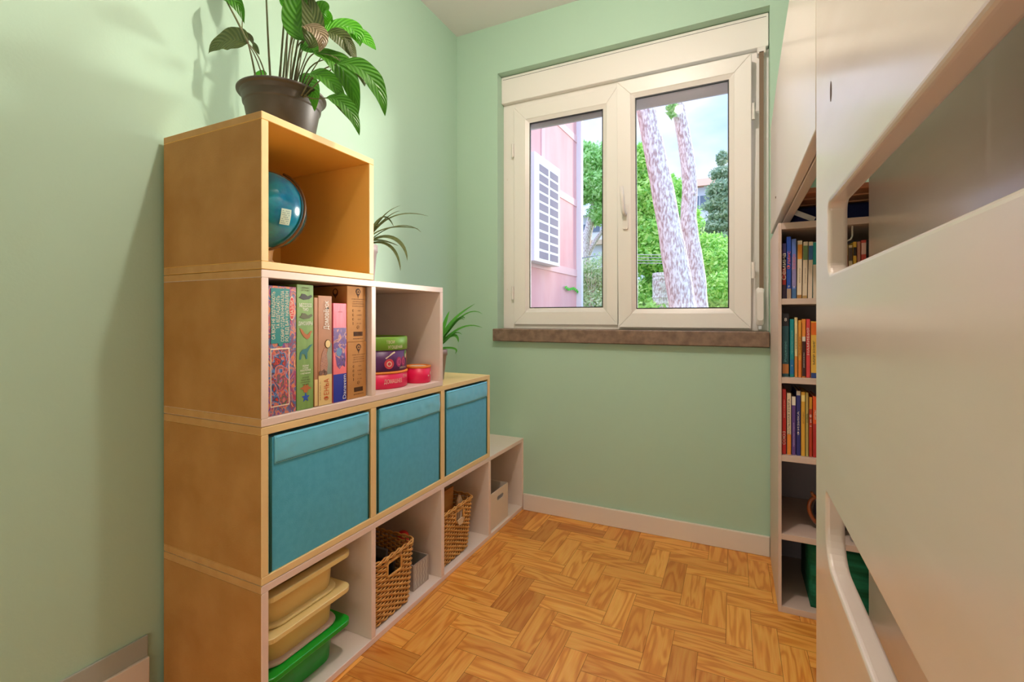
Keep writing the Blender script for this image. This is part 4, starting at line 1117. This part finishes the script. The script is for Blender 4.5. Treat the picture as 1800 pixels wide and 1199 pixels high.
# ------------------------------------------------------------------ bookcase under the bed
BX0, BX1, BY0, BY1, BH = .1345, .620, 1.82, 2.2115, 1.317
bc = thing('bookcase', (BX0, BY0, 0), 'tall narrow white bookcase filled with books between the window wall and bunk panel', 'bookcase')
bx('side_panel', BCW, bc, BX0, BX0 + .010, BY0, BY1, .0005, BH)
bx('side_panel', BCW, bc, BX1 - .010, BX1, BY0, BY1, .0005, BH)
bx('top_panel', BCW, bc, BX0 + .010, BX1 - .010, BY0, BY1, BH - .022, BH)
bx('bottom_panel', BCW, bc, BX0 + .010, BX1 - .010, BY0, BY1, .0005, .022)
bx('back_panel', mat('bookcase_back', (150, 140, 150), .6), bc, BX0 + .010, BX1 - .010, BY1 - .006, BY1, .022, BH - .022)
SH = (.266, .531, .795, 1.061)
for z in SH: bx('shelf', BCW, bc, BX0 + .010, BX1 - .010, BY0 + .001, BY1 - .006, z - .020, z)
hk = MB(); hk.tube([(BX0 + .105, BY0 + .03, 1.248), (BX0 + .20, BY0 + .03, 1.248), (BX0 + .208, BY0 + .03, 1.252), (BX0 + .212, BY0 + .03, 1.262), (BX0 + .212, BY0 + .03, 1.295)], .0025, 7)
hko = hk.build('hook', PVC, bc, smooth=True)

def book(label, x0, x1, z0, zt, cols, yf=1.842, dep=.14, lean=0, words=None, tcol=None, group='books', bands=()):
    """spine faces the room (-y); cols = cover colour; bands = (from, to, colour) fractions of the height"""
    t = thing('book', ((x0 + x1) / 2, yf, z0), label, 'book', group)
    z0 += .0005; h = zt - z0; g = .0009
    def sh(o_):
        for v in o_.data.vertices: v.co.x += lean * (v.co.z)
    c = mat('cover_%d_%d_%d' % cols, cols, .5)
    m = MB(); m.box(x0 + g, x0 + g + .0012, yf, yf + dep, z0, zt); m.box(x1 - g - .0012, x1 - g, yf, yf + dep, z0, zt); m.box(x0 + g, x1 - g, yf - .001, yf + .0012, z0, zt)
    sh(m.build('cover', c, t, bevel=.0004, seg=1))
    sh(MB().box(x0 + g + .0013, x1 - g - .0013, yf + .0013, yf + dep - .004, z0 + .002, zt - .003).build('pages', PAPER, t))
    for a, b_, cc in bands:
        sh(MB().box(x0 + g + .0002, x1 - g - .0002, yf - .0016, yf - .0009, z0 + h * a, z0 + h * b_).build('spine_band', mat('cover_%d_%d_%d' % cc, cc, .5), t))
    for (s_, fr, w_, vert, tc2, sz) in (words or ()):
        o_ = ytext(s_, sz, mat('ink_%d_%d_%d' % tc2, tc2, .6), t, (x0 + x1) / 2, yf - .0022, z0 + h * fr, vert, w_ if w_ else None)
        sh(o_)
    return t
W_, K_, R_, Y_, B_ = (236, 228, 214), (40, 30, 30), (214, 40, 40), (240, 200, 60), (50, 90, 190)
def row(z, items, y=1.84, group=''):
    for it in items:
        (u0, u1, vt, cols, lean, words, bands, label) = it
        x0, x1 = xat(u0, y), xat(u1, y); zt = at((u0 + u1) / 2, vt, y).z
        book(label, x0, x1, z, zt, cols, y, .13 + random.uniform(-.01, .02), lean, words, None, group, bands)
row(1.061, [
    (1374.6, 1382, 428, (60, 36, 60), .0, [('Сёмина', .58, .09, True, W_, .016)], [(.25, .55, (180, 40, 40)), (.80, 1, (72, 60, 120))], 'dark purple book with red band, leftmost on the top shelf'),
    (1382.3, 1391, 416, (34, 76, 176), .0, [('Флинс', .62, .06, True, (240, 120, 120), .014), ('P', .19, 0, False, W_, .010)], [(0, .16, (176, 150, 130))], 'blue book with pink title, second on the top shelf'),
    (1391.4, 1400, 420, (96, 124, 204), .0, [('Бажов', .62, .05, True, (220, 120, 140), .012), ('8', .19, 0, False, W_, .010)], [(0, .16, (70, 110, 160)), (.2, .7, (140, 130, 180))], 'light blue book with lilac middle, third on the top shelf'),
    (1400.5, 1409.5, 423, (232, 214, 190), .010, [('наука и жизнь', .4, .05, True, (150, 120, 90), .005)], [(.68, .93, (232, 150, 50)), (0, .06, (170, 120, 60))], 'white book with orange head on the top shelf'),
    (1410, 1419, 425, (226, 208, 184), .015, [('история земли', .4, .05, True, (150, 120, 90), .005)], [(.68, .93, (110, 140, 90)), (0, .05, (190, 150, 90))], 'white book with green head on the top shelf'),
    (1419.5, 1428, 425, (222, 206, 186), .015, [], [(.68, .93, (60, 110, 170))], 'white book with blue head on the top shelf'),
    (1428.5, 1437, 426, (30, 150, 150), .0, [], [(0, .6, (216, 200, 180))], 'teal book beside the bunk panel edge on the top shelf'),
], group='books on the top shelf of the bookcase')
row(1.061, [
    (1479, 1485, 432, (226, 150, 70), 0, [], [(.6, .9, W_)], 'orange small book, first in the group seen through the upper slot'),
    (1485.3, 1491, 430, (214, 170, 110), 0, [], [(.5, .8, (170, 90, 50))], 'tan small book with brown band seen through the upper slot'),
    (1491.3, 1499, 431, (208, 186, 150), 0, [], [(.7, .95, (90, 70, 60))], 'beige small book with dark head seen through the upper slot'),
    (1499.3, 1506, 425, (224, 176, 60), 0, [], [(.75, .9, K_)], 'yellow small book seen through the upper slot'),
    (1506.3, 1513, 425, (190, 130, 110), 0, [], [(.3, .5, W_)], 'brown-pink small book seen through the upper slot'),
    (1513.3, 1523, 422, (210, 80, 70), 0, [], [(.75, .95, (240, 190, 180))], 'red small book, last in the group seen through the upper slot'),
], group='small books seen through the upper slot')
row(.795, [
    (1374.6, 1387, 551, (36, 84, 92), 0, [('8', .90, 0, False, W_, .016), ('Роджерс', .40, .07, True, (110, 180, 180), .008)], [(.80, 1, (36, 32, 40)), (.05, .2, (190, 120, 60))], 'thick dark teal book numbered eight on the second shelf'),
    (1388, 1396, 561, (0, 140, 148), 0, [('приключения', .6, .08, True, (140, 210, 210), .006), ('o', .2, 0, False, W_, .008)], [(.05, .3, (20, 110, 170))], 'teal slim book on the second shelf'),
    (1396.3, 1402.3, 558, (230, 208, 150), 0, [('сказки', .6, .05, True, (120, 100, 60), .006)], [(0, .35, (220, 140, 60))], 'cream slim book on the second shelf'),
    (1402.6, 1409, 563, (228, 160, 60), 0, [('повести', .55, .06, True, (120, 60, 20), .006)], [(0, .3, (230, 130, 50))], 'yellow-orange slim book on the second shelf'),
    (1409.3, 1416.5, 561, (236, 148, 60), 0, [('рассказы', .3, .05, True, W_, .005)], [(.02, .62, (60, 24, 24)), (.62, .70, W_)], 'orange book with dark brown lower spine on the second shelf'),
    (1416.8, 1424.5, 561, (222, 72, 74), 0, [('НАМИБИЯ', .62, .09, True, W_, .009)], [], 'coral red book with white title on the second shelf'),
    (1425, 1437, 565, (238, 190, 80), 0, [('МИР КНИГ', .45, .08, True, (70, 60, 40), .008)], [(.76, .98, (230, 110, 30)), (.0, .09, (40, 70, 140))], 'yellow and orange book beside the bunk panel on the second shelf'),
], group='books on the second shelf of the bookcase')
row(.531, [
    (1374.6, 1382, 684, (214, 36, 34), 0, [('СОЮЗ', .25, .045, True, W_, .011), ('рассказы', .7, .06, True, (250, 180, 160), .006)], [], 'red book at the left of the third shelf'),
    (1383, 1391, 691, (236, 216, 186), 0, [('БОЛЬШАЯ КНИГА', .62, .12, True, K_, .007)], [(0, .33, (232, 140, 40))], 'white book with orange foot on the third shelf'),
    (1391.3, 1399, 697, (98, 66, 140), 0, [('приключения', .35, .08, True, (200, 180, 220), .005)], [(.85, 1, W_)], 'purple book with white head on the third shelf'),
    (1399.3, 1407.5, 687, (44, 44, 120), 0, [('ФИЗИКА', .5, .08, True, W_, .007)], [(.93, 1, (200, 190, 180))], 'navy blue book on the third shelf'),
    (1407.8, 1415.5, 689, (226, 172, 60), 0, [('атлас', .6, .04, True, (120, 70, 30), .006)], [(.85, .95, (240, 220, 140))], 'yellow book with pale head on the third shelf'),
    (1415.8, 1421.5, 690, (176, 160, 90), 0, [('сад', .6, .03, True, K_, .006)], [], 'olive slim book on the third shelf'),
    (1421.8, 1428, 698, (186, 60, 30), 0, [('1 и 8', .6, .04, True, W_, .008)], [(.8, 1, (214, 150, 40))], 'brown-red book with ochre head on the third shelf'),
    (1428.3, 1437, 697, (230, 92, 36), 0, [('игры', .7, .03, True, W_, .008)], [(.0, .55, (180, 40, 40))], 'orange and red book beside the bunk panel on the third shelf'),
], group='books on the third shelf of the bookcase')
# brown pot on the fourth shelf
jc = Vector((.305, 1.93, .266))
jg = thing('ceramic_jug', jc, 'dark brown ceramic jug with a curled handle on the fourth shelf', 'jug')
JB = mat('dark_glazed_ceramic', (46, 40, 62), .25, coat=.5); JO = mat('brown_glazed_ceramic', (150, 74, 30), .3, coat=.5)
MB().lathe(jc, [(.030, .0005), (.034, .003), (.052, .03), (.058, .055), (.050, .085), (.032, .104), (.026, .112), (.030, .122), (.026, .122), (.022, .112)], 32, cap1=False).build('jug_body', JB, jg, smooth=True)
MB().lathe(jc, [(.0335, .104), (.0275, .113), (.0315, .1225), (.0255, .1235)], 32, cap0=False, cap1=False).build('jug_neck', JO, jg, smooth=True)
MB().tube(bez([jc + Vector((-.030, -.01, .105)), jc + Vector((-.072, -.02, .125)), jc + Vector((-.090, -.03, .06)), jc + Vector((-.046, -.02, .020))], 18), .0065, 9).build('handle', JO, jg, smooth=True)
MB().tube([jc + Vector((-.044, -.015, .106)), jc + Vector((-.060, -.022, .118)), jc + Vector((-.064, -.024, .128))], [.006, .006, .004], 8).build('thumb_rest', JO, jg, smooth=True)
rg = MB(); rc = Vector((.352, 1.852, .266))
rg.tube([rc + Vector((.010 * math.cos(k * .52), 0, .012 + .010 * math.sin(k * .52))) for k in range(12)], .0022, 7, closed=True)
tag(rg.build('metal_ring', CHROME, None, smooth=True), 'small metal ring standing at the shelf edge beside the jug', 'ring')
# green bag at the bottom
GB = mat('dark_green_fabric', (0, 92, 62), .8, (10, 110, 76), 12, scale=(.4, 1, 7), bump=.6, bs=40)
gm = MB(); NA, NB = 12, 14
def GP(i, j):
    a, b_ = i / NA, j / NB
    return Vector((.232 + .26 * a, 1.842 + .006 * math.sin(b_ * 19 + a * 3) + .012 * (1 - math.sin(math.pi * a)), .0235 + .205 * b_ - .012 * (a - .3) ** 2 * b_))
V = [GP(i, j) for j in range(NB + 1) for i in range(NA + 1)]
V2 = [Vector((p.x + (.012 if False else 0), 2.10, p.z)) for p in V]
gf = [(j * (NA + 1) + i, j * (NA + 1) + i + 1, (j + 1) * (NA + 1) + i + 1, (j + 1) * (NA + 1) + i) for j in range(NB) for i in range(NA)]
gm.add(V, gf); k0 = len(gm.v); gm.add(V2, [tuple(reversed(q)) for q in gf])
for i in range(NA):
    gm.f.append([NB * (NA + 1) + i, NB * (NA + 1) + i + 1, k0 + NB * (NA + 1) + i + 1, k0 + NB * (NA + 1) + i]); gm.mi.append(0)
    gm.f.append([i + 1, i, k0 + i, k0 + i + 1]); gm.mi.append(0)
for j in range(NB):
    a, b_ = j * (NA + 1), (j + 1) * (NA + 1)
    gm.f.append([b_, a, k0 + a, k0 + b_][::-1]); gm.mi.append(0)
    gm.f.append([a + NA, b_ + NA, k0 + b_ + NA, k0 + a + NA][::-1]); gm.mi.append(0)
tag(gm.build('green_cloth_bag', GB, None, smooth=True), 'dark green ribbed cloth bag in the bottom bay of the bookcase', 'bag')

# ------------------------------------------------------------------ bunk bed
bed = thing('bunk_bed', (.135, .9, 0), 'white lacquered bunk bed frame with slotted side panel at the right', 'bunk bed')
def board2d(outer, holes, t, bev):
    cu = bpy.data.curves.new('p', 'CURVE'); cu.dimensions = '2D'; cu.fill_mode = 'BOTH'
    cu.extrude = t / 2 - bev; cu.bevel_depth = bev; cu.bevel_resolution = 3; cu.offset = -bev
    for P in [outer] + holes:
        s_ = cu.splines.new('POLY'); s_.points.add(len(P) - 1)
        for q, p in zip(s_.points, P): q.co = (p[0], p[1], 0, 1)
        s_.use_cyclic_u = True
    return cu
def rr2(y0, y1, z0, z1, r, n=8):
    """r = (bottom-right, top-right, top-left, bottom-left) radii, right = larger y"""
    P = []
    for (cy, cz, a0, q) in ((y1, z0, 270, r[0]), (y1, z1, 0, r[1]), (y0, z1, 90, r[2]), (y0, z0, 180, r[3])):
        sy = -1 if cy == y1 else 1; sz = 1 if cz == z0 else -1
        for k in range(n + 1):
            a = math.radians(a0 + 90 * k / n); P.append((cy + sy * q + q * math.cos(a), cz + sz * q + q * math.sin(a)))
    return P
PT = .027
cu = board2d([(-.62, .0008), (1.015, .0008), (1.015, 2.05), (-.62, 2.05)], [rr2(-.3, .893, 1.066, 1.179, (.022, .014, .03, .03)), rr2(-.3, .912, .603, .711, (.05, .010, .03, .03))], PT, .006)
pn = curve_part(cu, 'slotted_side_panel', BEDW, bed, .135 + PT / 2)
for p in pn.data.polygons: p.use_smooth = False
pn.data.update()
hm = MB(); n = 14
hm.add([(.1346, .866 + .006 * math.cos(2 * math.pi * k / n), 1.347 + .016 * math.sin(2 * math.pi * k / n)) for k in range(n)], [tuple(reversed(range(n)))])
hm.build('bolt_hole', mat('brown_bolt_hole', (92, 66, 54), .7), pn)
# guard rail over the bookcase, next to the window
cu = board2d([(1.018, 1.343), (2.205, 1.343), (2.205, 1.775), (2.05, 1.800), (1.90, 1.828), (1.70, 1.85), (1.48, 1.865), (1.018, 1.89)], [], .022, .003)
gr_ = curve_part(cu, 'guard_rail', BEDW2, bed, .135 + .011)
bx('bed_rail', BEDW2, bed, .159, .185, 1.018, 2.205, 1.345, 1.55, bevel=.003)
MB().tube([(.1348, 1.93, 1.43), (.1330, 1.93, 1.43)], .004, 8).build('screw_hole', INK, gr_)
# inner board standing beside the bookcase
bx('inner_panel', BEDW, bed, .3832, .4052, -.62, 1.8195, .0008, 1.62, bevel=.003)
for k in range(4):
    y = 1.826 + k * .103
    bx('slat', SLAT, bed, .186, .615, y, min(y + .080, 2.205), 1.410, 1.428, bevel=.003)
br = MB(); br.obox((.215, 1.90, 1.352), (.034, 0, -.018), (0, .0015, 0), (.004, 0, .008))
br.build('metal_brace', PVC2, bed, bevel=.001)
nv = MB(); nv.loft([rrect(.325, 2.09, .13, .105, .03, BH + .0005), rrect(.325, 2.09, .135, .11, .03, BH + .012), rrect(.325, 2.09, .135, .11, .03, BH + .069), rrect(.325, 2.09, .125, .10, .03, BH + .080)])
tag(nv.build('folded_blanket', NAVY, None, smooth=True), 'navy folded cloth lying on top of the bookcase under the slats', 'blanket')

# ------------------------------------------------------------------ outside
gd = MB(); gd.box(-30, 25, 2.8, 70, -1.2, -1.0)
gdo = gd.build('ground', GROUT); gdo['kind'] = 'structure'
# pink building: its facade runs away from the window, slightly turned
def FAC(d, z, off=0):
    """point on the facade: d metres along it from the far corner towards the viewer"""
    C0 = Vector((-2.518, 8.0, 0)); dr = Vector((-math.sin(.05), -math.cos(.05), 0)); nr = Vector((math.cos(.05), -math.sin(.05), 0))
    return C0 + dr * d + nr * off + Vector((0, 0, z))
pb = thing('pink_building', FAC(0, -1), 'pink rendered apartment house with a pale ladder-like air vent, left outside', 'building')
m = MB()
A_, B__, C_, D_ = FAC(0, -1), FAC(5.0, -1), FAC(5.0, -1, -4), FAC(0, -1, -4)
m.add([A_, B__, C_, D_] + [p + Vector((0, 0, 9)) for p in (A_, B__, C_, D_)], [(0, 1, 2, 3), (7, 6, 5, 4), (0, 4, 5, 1), (1, 5, 6, 2), (2, 6, 7, 3), (3, 7, 4, 0)])
m.build('wall', FACADE, pb)
def fband(nm, mt, d0, d1, z0, z1, th=.012, parent=None, o0=0):
    V = [FAC(d0, z0, o0), FAC(d1, z0, o0), FAC(d1, z1, o0), FAC(d0, z1, o0), FAC(d0, z0, o0 + th), FAC(d1, z0, o0 + th), FAC(d1, z1, o0 + th), FAC(d0, z1, o0 + th)]
    return MB().add(V, [(0, 3, 2, 1)[::-1], (4, 5, 6, 7)[::-1], (0, 1, 5, 4)[::-1], (1, 2, 6, 5)[::-1], (2, 3, 7, 6)[::-1], (3, 0, 4, 7)[::-1]]).build(nm, mt, parent or pb)
for z in (1.72, 2.95, 4.08): fband('pale_band', FSTRIPE, 0, 5, z, z + .12)
fband('pale_band', FSTRIPE, 1.42, 1.54, 2.0, 8)
fband('drain_pipe', EXTW, -.05, .05, -1, 8, .09)
WVENT = mat('white_vent_frame', (236, 234, 236), .6); VCELL = mat('grey_vent_mesh', (150, 138, 146), .8)
# vent: tall white case with two columns of grey panes
vt = fband('vent_case', WVENT, 1.20, 2.10, 1.78, 3.27, .16)
for r_ in range(10):
    for c_ in range(2):
        fband('vent_cell', VCELL, 1.27 + c_ * .37, 1.27 + c_ * .37 + .30, 1.83 + r_ * .135, 1.83 + r_ * .135 + .098, .004, vt, .16)
sg = MB(); Cn = FAC(.35, 1.47, .02)
for k in range(9):
    a = FAC(.62 - .07 * k, 1.50 - .02 * math.sin(k * .9) - .004 * k, .03)
    sg.obox(a, (0, .04, .008), (0, .0, .018), (.006, 0, 0))
sg.build('green_paint_mark', mat('bright_green_paint', (60, 190, 30), .6), pb)

def tree(name, label, trunk, radii, blobs, mf, count, size, cat='tree', group='trees outside the window', branches=(), mb=None, bark=BARK):
    t = thing(name, trunk[0], label, cat, group)
    if len(trunk) > 1:
        P = bez(trunk, 24) if len(trunk) < 4 else [Vector(p) for p in trunk]
        # densify and roughen
        Q = []; R = []
        for i in range(len(P) - 1):
            for k in range(5):
                f_ = k / 5; Q.append(P[i].lerp(P[i + 1], f_)); R.append(radii[0] + (radii[1] - radii[0]) * (i + f_) / (len(P) - 1))
        Q.append(P[-1]); R.append(radii[1])
        # smooth
        for _ in range(3): Q = [Q[0]] + [(Q[i - 1] + Q[i] * 2 + Q[i + 1]) / 4 for i in range(1, len(Q) - 1)] + [Q[-1]]
        R = [r * (1 + .10 * noise.noise(Vector((i * .45, r * 9, 1)))) for i, r in enumerate(R)]
        m_ = MB(); m_.tube(Q, R, 18)
        for b_ in branches: m_.tube(bez(b_[0], 10), [b_[1] * (1 - .06 * k) for k in range(11)], 8)
        m_.build('trunk', bark, t, smooth=True)
    if blobs:
        m_ = MB(); tot = sum(b_[1] * b_[2] for b_ in blobs)
        for (c, rx, rz) in blobs:
            for _ in range(int(count * rx * rz / tot)):
                d = Vector((random.gauss(0, 1), random.gauss(0, 1), random.gauss(0, 1))).normalized()
                f_ = random.uniform(.62, 1.04)
                f_ *= 1 + .22 * noise.noise(d * 3.2 + Vector(c))
                p = Vector(c) + Vector((d.x * rx, d.y * rx, d.z * rz)) * f_
                a = Vector((random.gauss(0, 1), random.gauss(0, 1), random.gauss(0, 1))).normalized()
                b2 = a.cross(d + Vector((.01, .02, .3))).normalized()
                s_ = size * random.uniform(.6, 1.3)
                m_.add([p - a * s_, p + b2 * s_ * .45, p + a * s_, p - b2 * s_ * .45], [(0, 1, 2, 3)])
        m_.build('foliage', mf, t)
    return t
def at3(u, v, y): return tuple(at(u, v, y))
g_ = lambda u, y: (xat(u, y), y, -1.0)
tree('pine_tree', 'thick leaning pine trunk with scaly bark, left of the two trunks outside', [g_(1238, 7), at3(1215, 640, 7), at3(1203, 560, 7), at3(1192, 490, 7), at3(1179, 415, 7), at3(1164, 330, 7), at3(1148, 255, 7), at3(1133, 180, 7), at3(1118, 90, 7), at3(1100, -20, 7)],
     (.215, .105), [(at3(1150, -200, 7), .6, .5)], FOL_PINE, 3000, .07)
tree('pine_tree', 'slimmer curved pine trunk with a knot, right of the two trunks outside', [g_(1235, 9), at3(1233, 640, 9), at3(1230, 560, 9), at3(1225, 490, 9), at3(1216, 430, 9), at3(1209, 385, 9), at3(1213, 340, 9), at3(1211, 300, 9), at3(1202, 240, 9), at3(1190, 175, 9), at3(1175, 90, 9), at3(1165, -20, 9)],
     (.175, .095), [(at3(1180, -200, 9), .7, .6), (at3(1181, 190, 8.8), .09, .20)], FOL_PINE, 3000, .07,
     branches=[([at3(1216, 430, 9.1), at3(1212, 480, 9.1), at3(1216, 560, 9.1), g_(1218, 9.1)], .12), ([at3(1206, 345, 8.95), at3(1216, 340, 8.95), at3(1222, 342, 8.9)], .10)])
tree('stone_pine', 'round-crowned pine between the pink house and the window post', [g_(1042, 17), at3(1028, 470, 17), at3(1030, 420, 17), at3(1040, 385, 17), at3(1050, 340, 17)], (.20, .14),
     [(at3(1030, 290, 17), .75, .6), (at3(1055, 280, 17.5), .8, .6), (at3(1040, 330, 17), .8, .6), (at3(1068, 330, 17), .9, .7), (at3(1022, 340, 17), .45, .45), (at3(1060, 375, 17), .6, .45), (at3(1090, 300, 18), 1.2, 1.0), (at3(1026, 262, 17), .4, .3)], FOL_PINE, 16000, .085,
     branches=[([at3(1028, 460, 17), at3(1040, 430, 17), at3(1058, 405, 17), at3(1075, 390, 17)], .12), ([at3(1027, 440, 17), at3(1020, 410, 17), at3(1016, 395, 17)], .12)])
tree('green_tree', 'leafy green tree seen at the left of the right pane behind the thick trunk', [g_(1160, 13), at3(1162, 560, 13), at3(1160, 480, 13)], (.24, .2),
     [(at3(1120, 300, 14), .6, .8), (at3(1128, 350, 14), .8, .7), (at3(1115, 400, 14), .8, .8), (at3(1150, 420, 14), .9, .6), (at3(1140, 450, 14), 1.0, .6), (at3(1115, 520, 14), .9, .5), (at3(1180, 500, 15), .9, .7), (at3(1140, 540, 13.5), .9, .25)], FOL_MID, 26000, .085)
tree('green_tree', 'bright green tree between and behind the two pine trunks', [g_(1190, 16), at3(1190, 560, 16)], (.2, .16),
     [(at3(1165, 350, 16), .7, .8), (at3(1180, 340, 17), .4, .6), (at3(1185, 400, 16), .9, .9), (at3(1200, 460, 16), 1.0, .9), (at3(1215, 530, 16), 1.2, .7), (at3(1175, 380, 16), .7, .7)], FOL_MID, 20000, .085)
tree('green_shrub', 'bright green shrub at the lower right of the window view', [g_(1262, 11), at3(1262, 560, 11)], (.08, .05),
     [(at3(1262, 470, 12), .55, .5), (at3(1250, 440, 12.5), .5, .4), (at3(1280, 520, 11.5), .7, .6), (at3(1245, 530, 12), .5, .6)], FOL_MID, 14000, .06, 'shrub')
tree('cedar_tree', 'grey-green cedar at the right edge of the window view', [g_(1278, 20), at3(1280, 420, 20), at3(1272, 290, 20)], (.16, .05),
     [(at3(1270, 278, 20), .22, .3), (at3(1272, 305, 20), .5, .28), (at3(1280, 330, 20), .8, .3), (at3(1270, 360, 20), .75, .28), (at3(1285, 380, 20), .9, .3), (at3(1262, 400, 20), .8, .28), (at3(1275, 425, 20), 1.0, .35), (at3(1260, 445, 20), .8, .3), (at3(1295, 350, 20), 1.0, .8)], FOL_CON, 17000, .085)
tree('pale_shrub', 'pale feathery shrub at the foot of the left pane', [g_(1040, 10), at3(1040, 560, 10)], (.05, .03),
     [(at3(1030, 500, 11), .45, .5), (at3(1055, 490, 11), .55, .6), (at3(1080, 510, 11), .6, .6), (at3(1040, 540, 10.5), .6, .4)], FOL_HEDGE, 9000, .04, 'shrub',
     branches=[([at3(1038, 560, 10.6), at3(1040, 520, 10.6), at3(1046 + 6 * k - 18, 480 - 4 * (k % 3), 10.6)], .012) for k in range(7)])
# far buildings
fb = thing('far_building', (xat(1230, 42), 42, -1), 'white building with a terracotta roof edge far behind the trunks', 'building', 'buildings far outside')
xa, xb_ = xat(1150, 42), xat(1330, 42)
zr0 = at(1230, 330, 42).z; zr1 = at(1230, 303, 42).z
bx('wall', EXTW, fb, xa, xb_, 42, 50, -1, zr0, bevel=0)
rf = MB(); rf.add([(xa - .5, 41.4, zr0), (xb_ + .5, 41.4, zr0), (xb_ + .5, 50.5, zr0), (xa - .5, 50.5, zr0), (xa + .5, 44, zr1), (xb_ - .5, 44, zr1), (xb_ - .5, 48, zr1), (xa + .5, 48, zr1)],
                  [(0, 3, 2, 1), (4, 5, 6, 7), (0, 1, 5, 4), (1, 2, 6, 5), (2, 3, 7, 6), (3, 0, 4, 7)])
rf.build('roof', TERRA, fb)
for r_ in range(3):
    for k in range(7):
        x = xa + 1.0 + k * (xb_ - xa - 2) / 6.5
        bx('window', GLASSD, fb, x, x + .8, 41.95, 42, zr0 - 1.9 - r_ * 2.6, zr0 - .7 - r_ * 2.6, bevel=0)
fb = thing('far_building', (xat(1040, 30), 30, -1), 'pale building with a window band far behind the stone pine', 'building', 'buildings far outside')
xa, xb_ = xat(1000, 30), xat(1110, 30)
zt = at(1040, 380, 30).z
bx('wall', EXTW, fb, xa, xb_, 30, 36, -1, zt, bevel=0)
rf = MB(); rf.add([(xa - .4, 29.5, zt), (xb_ + .4, 29.5, zt), (xb_ + .4, 36, zt), (xa - .4, 36, zt), (xa + 1, 31, zt + 1.0), (xb_ - 1, 31, zt + 1.0), (xb_ - 1, 35, zt + 1.0), (xa + 1, 35, zt + 1.0)],
                  [(0, 3, 2, 1), (4, 5, 6, 7), (0, 1, 5, 4), (1, 2, 6, 5), (2, 3, 7, 6), (3, 0, 4, 7)])
rf.build('roof', mat('grey_roof', (200, 200, 206), .8), fb)
for k in range(6):
    x = xa + .3 + k * .65
    bx('window', GLASSD, fb, x, x + .5, 29.94, 30, at(1040, 408, 30).z, at(1040, 394, 30).z, bevel=0)
bx('balcony_band', mat('sand_render', (226, 196, 160), .8), fb, xa, xb_, 29.6, 30, at(1040, 432, 30).z, at(1040, 424, 30).z, bevel=0)
for k in range(4):
    P = [at(1080, 447 + k * 5, 10.5), at(1145, 448 + k * 5, 10.5), at(1175, 448 + k * 5, 10.5)]
    tag(MB().tube(P, .008, 6).build('overhead_cable', mat('pale_cable', (190, 190, 190), .6), None),
        'thin pale cable crossing behind the thick trunk, %s of four' % ('uppermost', 'second from the top', 'third from the top', 'lowest')[k], 'cable', 'overhead cables outside')
tag(MB().tube([FAC(0, 2.05, .1), at(1050, 449, 10), at(1090, 447, 12)], .01, 6).build('overhead_cable', mat('dark_cable', (110, 120, 130), .6), None), 'grey cable running right from the pink house corner', 'cable', 'overhead cables outside')

bpy.context.view_layer.update()
